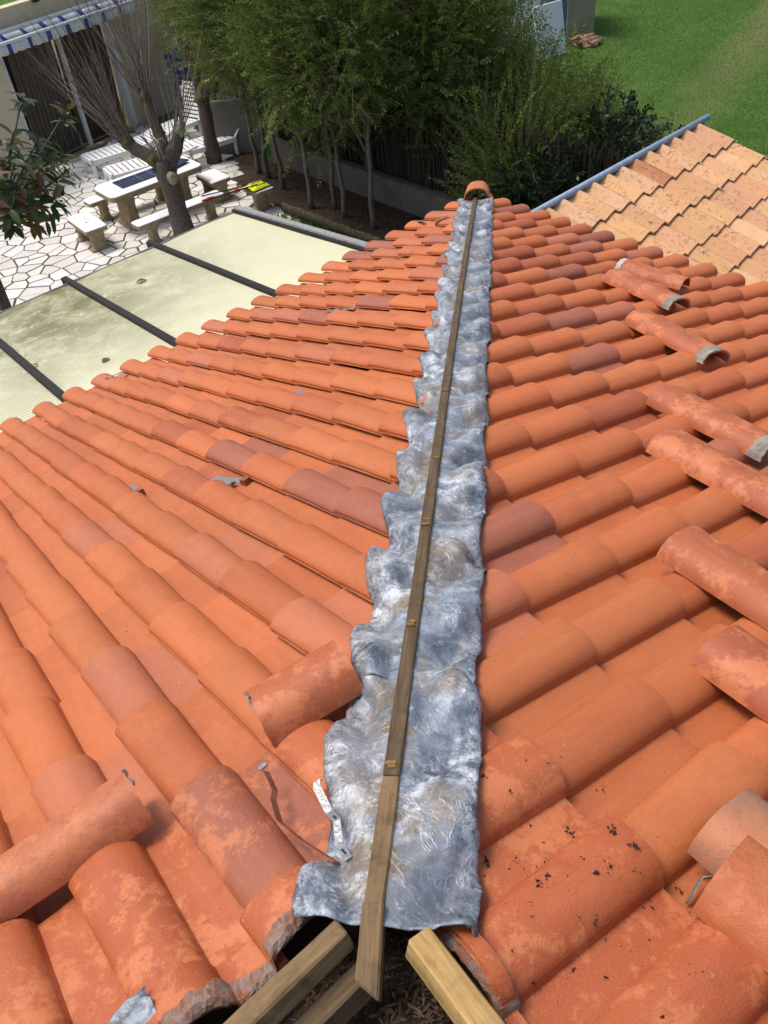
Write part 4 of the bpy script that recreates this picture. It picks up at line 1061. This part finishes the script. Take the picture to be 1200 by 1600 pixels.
# ------------------------------------------------------------------ vegetation builders
def leaf_quad(m, p, d, n, L, wd, mi=0):
    e = d.cross(n).normalized() * wd / 2
    m.add([p, p + d * L * .5 + e, p + d * L, p + d * L * .5 - e], [(0, 1, 2, 3)], False, mi)
def rvec(r): 
    v = V((r.gauss(0, 1), r.gauss(0, 1), r.gauss(0, 1))); return v.normalized()
def spray_crown(name, rng, n, rx, ry, rz, mats, leafL=.05, leafW=.018, sl=(.35, .75), per=34, up=.55, hollow=.35, droop=.18):
    """crown made of many leafy sprays spread through an uneven volume, centred at the origin"""
    m = MB(); seed = rng.uniform(0, 99)
    lobes = [(rvec(rng), rng.uniform(.65, 1.12)) for _ in range(9)]
    for i in range(n):
        d = rvec(rng); rad = hollow + (1 - hollow) * rng.random() ** .55
        lob = max((d.dot(l) ** 6 if d.dot(l) > 0 else 0) * s for l, s in lobes); rad *= .72 + .38 * lob + .18 * n1(d.x * 2.2 + seed, d.y * 2.2, d.z * 2.2)
        p = V((d.x * rx, d.y * ry, d.z * rz)) * rad
        g = (d * .8 + V((0, 0, up)) + rvec(rng) * .55).normalized(); L = rng.uniform(*sl)
        q = p - g * L * .4; pts = []
        for k in range(6):
            pts.append(q.copy()); g = (g + V((0, 0, -droop * k / 5)) + rvec(rng) * .06).normalized(); q = q + g * L / 5
        if rng.random() < .5: m.tube(pts, [.006, .005, .004, .003, .002, .001], 3, False, 1, False)
        side = g.cross(rvec(rng)).normalized()
        for k in range(per):
            f = (k + rng.random()) / per * 4.999; a = int(f); pp_ = pts[a].lerp(pts[a + 1], f - a); ax = (pts[a + 1] - pts[a]).normalized()
            s_ = side * (1 if k % 2 else -1); dd = (ax * .75 + s_ * .8 + rvec(rng) * .35).normalized()
            leaf_quad(m, pp_, dd, ax.cross(s_) + rvec(rng) * .5, leafL * rng.uniform(.7, 1.25), leafW * rng.uniform(.8, 1.2))
    return m.mesh(name, mats)
def trunk_mesh(name, rng, base_r, h, fork, material, lean=(0, 0)):
    m = MB(); pts = []; p = V((0, 0, -.05)); x, y = 0, 0
    for i in range(9):
        f = i / 8; pts.append(V((lean[0] * f + .05 * n1(f * 3, rng.uniform(0, 50)), lean[1] * f + .05 * n1(f * 3, rng.uniform(0, 50)), -.05 + (h + .05) * f)))
    m.tube(pts, [base_r * (1.25 if i == 0 else 1.05 - .45 * i / 8) for i in range(9)], 8)
    for k in range(fork):
        a = rng.uniform(0, 6.28); s0 = pts[rng.choice([5, 6, 7])]; d = V((math.cos(a) * .5, math.sin(a) * .5, 1)).normalized(); pp_ = [s0 - d * .03]
        for i in range(5): pp_.append(pp_[-1] + (d + rvec(rng) * .15).normalized() * .33)
        m.tube(pp_, [base_r * .5 * (1 - .16 * i) for i in range(6)], 6)
    return m.mesh(name, material)
rv = random.Random(99)
CR = [spray_crown('crown', random.Random(100 + i), 680, 1.15, 1.15, 1.75, [M_HEDGE, M_TWIG], .058, .019, (.45, .95), 34, .55, .25) for i in range(3)]
TR = [trunk_mesh('trunk', random.Random(200 + i), .048, 1.9, 3, M_BARKG, (rv.uniform(-.15, .15), rv.uniform(-.1, .1))) for i in range(4)]
def tree(name, x, y, crown, trunk, cz, sc, rz, lab, group, ts=1.0, csz=1.0):
    r = empty(name, V((x, y, 0)), lab, 'tree', group)
    t = bpy.data.objects.new('trunk', trunk); col.objects.link(t); t.parent = r; t.rotation_euler = (0, 0, rz * 1.7); t.scale = (ts, ts, 1)
    c = bpy.data.objects.new('crown', crown); col.objects.link(c); c.parent = r; c.location = (0, 0, cz); c.rotation_euler = (0, 0, rz); c.scale = (sc, sc, sc * csz)
    return r
GH = 'evergreen hedge trees in a row by the low wall'
ORD = ['first', 'second', 'third', 'fourth', 'fifth', 'sixth', 'seventh']
BL = ['hedge tree behind the dark wall panel', 'hedge tree against the left end of the low wall', 'hedge tree against the middle of the low wall', 'hedge tree by the low wall just left of the capped hip end', 'hedge tree nearest the capped end of the hip', 'hedge tree between the pinkish low wall and the house corner', 'hedge tree at the top, behind the second pollarded tree', 'hedge tree against the low wall behind the fourth front trunk']
front = [(-4.58, 16.16), (-4.35, 15.88), (-3.9, 15.25), (-3.17, 14.24), (-2.75, 14.15), (-2.5, 13.75), (-1.95, 13.2)]
for i, (x, y) in enumerate(front):
    tree('hedge_tree', x, y, CR[i % 3], TR[i % 4], 2.95 + .12 * math.sin(i * 2.3), .98 + .1 * math.sin(i * 1.7), i * 1.3, ORD[i] + ' hedge tree from the left in the front row standing in the leaf bed', GH + ', front row')
back = [(-5.3, 17.9), (-3.77, 16.30), (-2.17, 14.72), (-1.03, 13.84), (-.60, 13.75), (-6.2, 19.4), (-5.2, 19.6), (-3.0, 15.5)]
for i, (x, y) in enumerate(back):
    tree('hedge_tree', x, y, CR[(i + 1) % 3], TR[(i + 2) % 4], 2.75 + .15 * math.sin(i * 3.1), 1.06 + .1 * math.sin(i * 2.1), i * 2.1 + .5, BL[i], GH + ', back row', .9)
# shrubs right of the hip end, growing from the ground
SH = [spray_crown('foliage', random.Random(300 + i), 520, 1.0, 1.0, 1.05, [M_HEDGE, M_TWIG], .05, .018, (.45, 1.0), 34, .8, .1, .06) for i in range(2)]
SH2 = spray_crown('foliage', random.Random(330), 420, 1.0, 1.0, .9, [M_IVY, M_TWIG], .075, .05, (.3, .6), 20, .3, .2, .3)
SH3 = spray_crown('foliage', random.Random(340), 260, 1.0, 1.0, .9, [M_LIME, M_TWIG], .07, .035, (.4, .8), 22, .8, .1, .15)
def shrub(name, x, y, z, me, sc, rz, lab, group=None):
    r = empty(name, V((x, y, 0)), lab, 'shrub', group)
    c = bpy.data.objects.new('foliage', me); col.objects.link(c); c.parent = r; c.location = (0, 0, z); c.rotation_euler = (0, 0, rz); c.scale = sc if isinstance(sc, tuple) else (sc, sc, sc)
    m = MB()
    for k in range(4):
        a = k * 1.6 + rz; m.tube([V((.05 * math.cos(a), .05 * math.sin(a), -.03)), V((.25 * math.cos(a), .25 * math.sin(a), z * .6)), V((.4 * math.cos(a), .4 * math.sin(a), z * 1.1))], [.03, .022, .01], 6)
    s_ = m.build('stems', M_BARK); s_.parent = r
    return r
GS = 'feathery shrubs behind the end of the hip'
for i, (x, y, z, sx, sz, lb) in enumerate([(-.35, 14.3, 1.75, 1.15, 1.6, 'tall feathery shrub left of the white board, closest to the hedge trees'), (.9, 13.4, 1.2, 1.2, 1.15, 'broad feathery shrub whose tips cover the lower half of the white board'), (.35, 15.4, 1.2, 1.0, 1.2, 'feathery shrub standing in front of the left side of the white board'), (1.65, 14.5, .9, .85, .85, 'small feathery shrub at the lawn edge right of the white board'), (-.75, 15.9, 2.2, 1.4, 1.9, 'tallest feathery shrub at the top edge, beyond the low wall'), (.35, 12.5, 1.1, 1.1, 1.1, 'dark feathery shrub directly behind the capped end of the hip'), (1.05, 12.35, .8, .9, .9, 'low feathery shrub between the hip end and the blue zinc flashing')]):
    shrub('feathery_shrub', x, y, z, SH[i % 2], (sx, sx, sz), i * 1.9, lb, GS)
shrub('ivy_bush', 1.5, 11.6, .95, SH2, (.9, .9, .9), 4, 'near black bush hugging the lower half of the blue zinc flashing')
shrub('ivy_bush', 1.75, 12.6, .95, SH2, (1.0, 1.0, 1.0), 0, 'almost black broad leaved bush right behind the blue zinc flashing')
shrub('ivy_bush', .75, 11.6, .8, SH2, (1.0, 1.0, .9), 2, 'dark broad leaved bush behind the end ridge tile of the hip')
shrub('bright_shrub', 2.55, 13.6, .75, SH3, (.6, .6, .7), 1, 'fresh green loose shrub beside the dark bush at the lawn edge')
shrub('bright_shrub', 3.35, 12.4, .6, SH3, (.5, .5, .6), 3, 'fresh green weedy shrub behind the far top corner of the beige roof')
FL = spray_crown('foliage', random.Random(350), 200, .8, .8, .8, [M_FLOWER, M_TWIG], .08, .05, (.3, .6), 16, .8, .1, .1)
shrub('flowering_shrub', -7.0, 21.2, 1.9, FL, (.8, .8, 1.1), 1, 'pale flowered shrub beside the pinkish house corner, above the blue bin')
# tall weeds at the lawn edge
def weed(x, y, h, lab, rng, red=False):
    r = empty('weed', V((x, y, 0)), lab, 'weed', None); m = MB(); ml = MB(); p = V((x, y, 0)); d = V((rng.uniform(-.12, .12), 0, 1)).normalized(); pts = [p]
    for i in range(8): pts.append(pts[-1] + (d + rvec(rng) * .1).normalized() * h / 8)
    m.tube(pts, [.008 - .0007 * i for i in range(9)], 5)
    for i in range(9):
        a = rng.choice(pts[3:]); e = (rvec(rng) + V((0, 0, .6))).normalized(); m.tube([a, a + e * h * .1, a + e * h * .2 + V((0, 0, .03))], [.004, .003, .002], 4)
        for k in range(5): leaf_quad(ml, a + e * h * .2 * rng.random(), rvec(rng), rvec(rng), .05, .022)
    m.build('stem', M_TWIG, r); ml.build('leaves', M_MAGB if red else M_LIME, r)
weed(3.30, 12.6, 1.6, 'tall thin bare weed at the top corner of the beige roof, left one', rv)
weed(3.95, 12.5, 1.5, 'tall reddish weed right of the thin bare one above the beige roof', rv, True)
weed(2.75, 13.1, 1.0, 'short reddish weed left of the top corner of the beige roof', rv, True)
# bare timber stakes beyond the beige roof
for (x, y, lab) in ((3.55, 11.6, 'grey bare stake poking out beyond the beige roof, left of two'), (4.15, 11.2, 'grey bare stake poking out beyond the beige roof, right of two')):
    m = MB(); m.tube([V((x, y, .0)), V((x + .22, y + .3, 1.0))], .022, 6); tag(m.build('stake', M_RAIL, origin=V((x, y, 0))), lab, 'stake')

# ------------------------------------------------------------------ pollard trees
def pollard(base, limbs, shoots, trunk_pts, trunk_r, lab, rng, material, tw):
    r = empty('pollard_tree', V((base.x, base.y, 0)), lab, 'tree')
    m = MB(); m.tube(trunk_pts, trunk_r, 14)
    for pts, rad in limbs: m.tube(pts, rad, 10)
    o = m.build('trunk', material, r)
    bm = bmesh.new(); bm.from_mesh(o.data); bmesh.ops.subdivide_edges(bm, edges=bm.edges[:], cuts=1, use_grid_fill=True)
    for v in bm.verts:
        c = v.co; k = n1(c.x * 7, c.y * 7, c.z * 7) * .045 + n1(c.x * 20, c.y * 20, c.z * 20) * .02; v.co += v.normal * k
    bm.to_mesh(o.data); bm.free()
    # knobs
    for c, R, mm_ in shoots['knobs']:
        bm = bmesh.new(); bmesh.ops.create_icosphere(bm, subdivisions=3, radius=R)
        for v in bm.verts: v.co *= 1 + .35 * n1(v.co.x * 9 + c.x, v.co.y * 9, v.co.z * 9) + .2 * n1(v.co.x * 25, v.co.y * 25, v.co.z * 25 + c.y); v.co += c
        me = bpy.data.meshes.new('knob'); bm.to_mesh(me); bm.free(); me.materials.append(mm_); me.polygons.foreach_set('use_smooth', [True] * len(me.polygons))
        k = bpy.data.objects.new('knob', me); col.objects.link(k); k.parent = r; k.location = -r.location
    cnt = 0
    for c, dirv, n, L, spread in shoots['whips']:
        m = MB()
        for i in range(n):
            d = (dirv + rvec(rng) * spread).normalized(); p = c + rvec(rng) * .09; pts = [p]; ln = L * rng.uniform(.55, 1.1)
            for k in range(6): d = (d + V((0, 0, .05)) + rvec(rng) * .05).normalized(); pts.append(pts[-1] + d * ln / 6)
            m.tube(pts, [.0105 - .0014 * k for k in range(7)], 4, True, rng.choice([0, 0, 1]), False)
            if rng.random() < .5:
                a = pts[rng.choice([2, 3, 4])]; e = (d + rvec(rng) * .6).normalized(); m.tube([a, a + e * ln * .2, a + e * ln * .38], [.005, .004, .002], 3, True, 0, False)
        m.build('shoots', [M_TWIG, M_TWIGL], r)
    return r
B0 = V((-5.22, 13.06, 0))
tp = [B0 + V((0, 0, -.05)), B0 + V((-.01, .0, .4)), B0 + V((-.03, .02, .8)), B0 + V((-.05, .05, 1.12)), B0 + V((-.06, .08, 1.35))]
fk = tp[-1] + V((0, 0, -.1))
limbs = [([fk, fk + V((-.22, .05, .16)), fk + V((-.48, .1, .28)), fk + V((-.58, .12, .36))], [.15, .12, .105, .09]),
         ([fk, fk + V((.0, .15, .3)), fk + V((-.10, .25, .65)), fk + V((-.16, .32, .95))], [.14, .10, .085, .07]),
         ([fk + V((.04, 0, 0)), fk + V((.2, .08, .25)), fk + V((.30, .15, .45))], [.15, .11, .09])]
k1, k2, k3 = fk + V((-.58, .12, .38)), fk + V((-.16, .32, 1.0)), fk + V((.32, .16, .5))
pollard(B0, limbs, {'knobs': [(k1, .12, M_MOSS), (k2, .10, M_MOSS), (k3, .10, M_LICHEN), (fk + V((.12, -.16, -.12)), .10, M_LICHEN), (fk + V((-.18, -.04, .12)), .10, M_MOSS), (fk + V((-.02, .12, .35)), .09, M_LICHEN)],
        'whips': [(k1, V((-.55, .2, 1)), 44, 2.1, .48), (k1, V((-.2, .1, 1)), 18, 1.8, .35), (k2, V((-.2, .3, 1)), 44, 2.0, .45), (k3, V((.3, .3, 1)), 24, 1.5, .45), (fk, V((-.1, .1, 1)), 18, 1.5, .6)]},
        tp, [.21, .165, .155, .17, .16], 'large pollarded tree with a mossy forked head and bare shoots, in front of the table', random.Random(41), M_BARK, M_TWIG)
B1 = V((-5.75, 17.0, 0)); f1 = B1 + V((.05, .0, 1.25))
q1, q2 = f1 + V((.45, .1, .95)), f1 + V((-.15, .1, .9))
pollard(B1, [([f1, f1 + V((.25, .03, .22)), f1 + V((.4, .08, .6)), q1], [.11, .10, .09, .08]), ([f1, f1 + V((-.08, .05, .5)), q2], [.10, .08, .08])],
        {'knobs': [(q1, .15, M_LICHEN), (q2, .13, M_MOSS), (f1 + V((.28, .03, .2)), .12, M_MOSS), (f1, .15, M_BARK)], 'whips': [(q1, V((.15, .1, 1)), 26, 1.7, .35), (q2, V((-.15, .1, 1)), 24, 1.7, .38), (f1, V((.2, -.3, .6)), 12, .8, .6)]},
        [B1 + V((0, 0, -.05)), B1 + V((.02, 0, .6)), f1], [.17, .13, .12], 'second smaller pollarded tree with upright pale shoots beside the dark wall panel', random.Random(43), M_BARK, M_TWIGL)

# ------------------------------------------------------------------ magnolia at the left edge
mg = empty('magnolia_tree', V((-6.6, 9.4, 0)), 'glossy broad leaved evergreen branch cluster at the left edge, some leaves rusty brown', 'tree')
rm = random.Random(8); m = MB(); ml = MB()
m.tube([V((-6.6, 9.4, -.05)), V((-6.5, 9.3, .8)), V((-6.45, 9.3, 1.5)), V((-6.2, 9.4, 2.1))], [.10, .08, .06, .04], 8)
def big_leaf(P, d, n, L, wd, mi):
    d = d.normalized(); e = d.cross(n).normalized(); n = e.cross(d).normalized(); rows = []
    for i in range(6):
        f = i / 5; ww = wd / 2 * math.sin(math.pi * (f * .93 + .035)) ** .8; c = P + d * L * f - n * (.18 * L * f * f)
        rows.append([c - e * ww + n * ww * .35, c, c + e * ww + n * ww * .35])
    ml.grid(rows, True, mi)
def at(pxx, pyy, dist):
    d = (cf * F_PX + cr * (pxx - 600) - cu * (pyy - 800)).normalized(); return CAM + d * dist
tips = [(35, 150, 11.2), (20, 210, 11.1), (60, 215, 11.3), (40, 255, 11.0), (75, 250, 11.4), (100, 240, 11.7), (15, 250, 10.8), (30, 290, 10.9), (65, 290, 11.2), (95, 275, 11.5), (85, 310, 11.1), (45, 320, 10.8), (15, 325, 10.6), (-15, 270, 10.7), (-25, 200, 11.0), (-35, 330, 10.6), (110, 262, 11.9), (70, 270, 12.0), (25, 270, 11.8), (105, 170, 12.6), (5, 300, 10.9), (50, 275, 11.6), (20, 340, 10.9), (80, 335, 11.5), (55, 345, 11.2), (30, 235, 11.5), (-10, 310, 11), (100, 300, 12)]
hub = V((-6.2, 9.4, 2.1))
for (a, b, dd) in tips:
    P = at(a, b, dd); mid = hub.lerp(P, .5) + V((0, 0, -.1)); m.tube([hub, mid, P], [.022, .014, .008], 5)
    ax = ((P - mid).normalized() + V((0, 0, .6))).normalized()
    for k in range(rm.randint(8, 12)):
        a0 = k * 2.4 + rm.random(); u = ax.cross(V((.3, .9, .1))).normalized(); q = ax.cross(u)
        d = (u * math.cos(a0) + q * math.sin(a0)) * .9 + ax * rm.uniform(-.3, .7)
        big_leaf(P - ax * .02 * k, d, ax + rvec(rm) * .3, rm.uniform(.17, .25), rm.uniform(.065, .09), 1 if rm.random() < .2 else 0)
m.build('branches', M_BARK, mg); ml.build('leaves', [M_MAGN, M_MAGB], mg)

# ------------------------------------------------------------------ old beige roof on the right
OA, OB = V((.49, 7.65, 2.4)), V((2.47, 10.01, 2.4)); od = (OB - OA).normalized(); on_ = V((od.y, -od.x, 0)); tp_ = math.tan(math.radians(17))
osl = (on_ - V((0, 0, tp_))).normalized(); oN = od.cross(-osl).normalized()
if oN.z < 0: oN = -oN
OAe = OA - od * .55; OL = (OB - OA).length + .55
shed = empty('lean_to', OAe + od * 1.5 - V((0, 0, 2.4)), 'low outbuilding with an old lichen spotted beige tile roof on the right', 'outbuilding')
m = MB(); m.box(V((OAe.x, OAe.y, -.2)) + od * .08 + on_ * .1, od * (OL - .2), on_ * .2, V((0, 0, 2.45))); m.box(V((OAe.x, OAe.y, -.2)) + od * (OL - .35) + on_ * .32, od * .2, on_ * 3.4, V((0, 0, 1.45))); m.build('wall', M_RENDER, shed)
m = MB(); slab([OAe + oN * -.03, OAe + od * OL - oN * .03, OAe + od * OL + osl * 4.6 - oN * .03, OAe + osl * 4.6 - oN * .03], oN, .06); oroof = m.build('roof', M_DECK, shed)
oroof.matrix_parent_inverse = Matrix.Translation(shed.location).inverted()
# zinc flashing
m = MB(); m.tube([OAe + oN * .05 - osl * .03, OAe + od * (OL + .03) + oN * .045 - osl * .03], .034, 10); m.box(OAe - osl * .06 - V((0, 0, .16)), od * (OL + .03), osl * .02, V((0, 0, .2)))
m.build('zinc_flashing', M_BLUE, shed)
OS = .252; OE = .40
def oprof(x): 
    f = (x / OS) % 1.0
    return .004 + .058 * (.5 + .5 * math.cos((f - .5) / .48 * math.pi)) if abs(f - .5) < .48 else .004
def otile(seed):
    m = MB(); L = OE + .05; TH = .014; xs = [i / 20 * OS * 1.06 - .03 * OS for i in range(21)]; rows = []
    for y in (0, .02, OE * .5, L): rows.append([V((x, y, oprof(x) + .028 * (1 - y / OE) + .003 * n1(x * 9, y * 7, seed))) for x in xs])
    m.grid(rows, True); bot = [p - V((0, 0, TH)) for p in rows[0]]; m.grid([bot, rows[0]], False); m.grid([[r[-1] for r in rows], [r[-1] - V((0, 0, TH)) for r in rows]], False)
    return m.mesh('tile', M_OLD)
OT = [otile(i) for i in range(3)]; ro = random.Random(17)
x_ = od * -1; y_ = -osl; 
if x_.cross(y_).dot(oN) < 0: x_ = od
ncol = int(OL / OS)
for j in range(11):
    for i in range(ncol):
        v = .44 + j * OE
        O = OAe + od * (i * OS + (OS if x_ == -od else 0)) + osl * v + oN * ro.uniform(-.003, .003) + osl * ro.uniform(-.012, .012)
        a = ro.uniform(-.012, .012); xx = (x_ * math.cos(a) + y_ * math.sin(a)).normalized(); yy = oN.cross(xx)
        o = bpy.data.objects.new('tile', ro.choice(OT)); col.objects.link(o); o.parent = oroof; o.matrix_basis = Matrix(((xx.x, yy.x, oN.x, O.x), (xx.y, yy.y, oN.y, O.y), (xx.z, yy.z, oN.z, O.z), (0, 0, 0, 1)))
        g = ro.uniform(.9, 1.1); oc = ro.choice([(.69, .42, .23), (.65, .37, .185), (.62, .335, .18), (.67, .39, .20)]); o.color = (oc[0] * g, oc[1] * g, oc[2] * g * ro.uniform(.9, 1.1), 1)
        if j == 0 and i == ncol - 6: o.color = (.42, .17, .09, 1)

# ------------------------------------------------------------------ neighbour's building beyond the lawn
fb = empty('far_building', V((-1.5, 25.5, 0)), 'pale building beyond the hedge with a greenish grey end wall and blue painted part', 'building')
m = MB(); m.box(V((2.1, 24.95, -.1)), V((.72, .12, 0)), V((-.2, 2.5, 0)), V((0, 0, 2.3))); m.build('end_wall', mat('greenish render', (.27, .25, .18), .9, .2, 2, .3, 40), fb)
m = MB(); m.box(V((-9, 25.2, -.1)), V((10.4, .0, 0)), V((0, .2, 0)), V((0, 0, 2.3))); m.build('wall', M_PANELW, fb)
m = MB(); m.box(V((1.4, 25.1, -.1)), V((.72, .02, 0)), V((0, .2, 0)), V((0, 0, 2.3))); m.build('blue_wall', M_BLUEW, fb)
for xx in (-6.5, -3.5, -.5):
    m = MB(); m.box(V((xx, 25.16, .7)), V((1.1, 0, 0)), V((0, .03, 0)), V((0, 0, 1.2))); f = m.build('window', M_FRAME, fb); f.matrix_parent_inverse = Matrix.Translation(fb.location).inverted()
    m = MB(); m.box(V((xx + .07, 25.15, .77)), V((.96, 0, 0)), V((0, .01, 0)), V((0, 0, 1.06))); g = m.build('pane', M_NAVY); g.parent = f
bd0 = V((1.28, 23.0, 0)); m = MB(); m.box(bd0, V((.72, .5, .03)), V((-.03, .04, 0)), V((-.17, .2, 1.15)))
o = m.build('white_board', M_PANELW, bevel=.005, origin=bd0); tag(o, 'large white board leaning on the far building, half hidden by shrub tips', 'board')
def pile_tile(x, y, z, a):
    m = MB(); rows = []; d = V((math.cos(a), math.sin(a), 0)); e = V((-d.y, d.x, 0))
    for k in (0, 1): rows.append([V((x, y, z)) + d * (.42 * k) + e * (.09 * math.cos(t_)) + V((0, 0, .07 * math.sin(t_))) for t_ in [math.pi * i / 8 for i in range(9)]])
    m.grid(rows, True); return m
pl = empty('tile_pile', V((2.45, 24.2, 0)), 'small pile of red roof tiles at the foot of the far end wall', 'pile')
for i in range(14):
    mm = pile_tile(2.1 + rv.uniform(0, .5), 23.9 + rv.uniform(0, .5), .02 + .05 * (i // 4), rv.uniform(.2, .8)); oo = mm.build('roof_tile', M_POT, pl); oo.modifiers.new('thickness', 'SOLIDIFY').thickness = .012
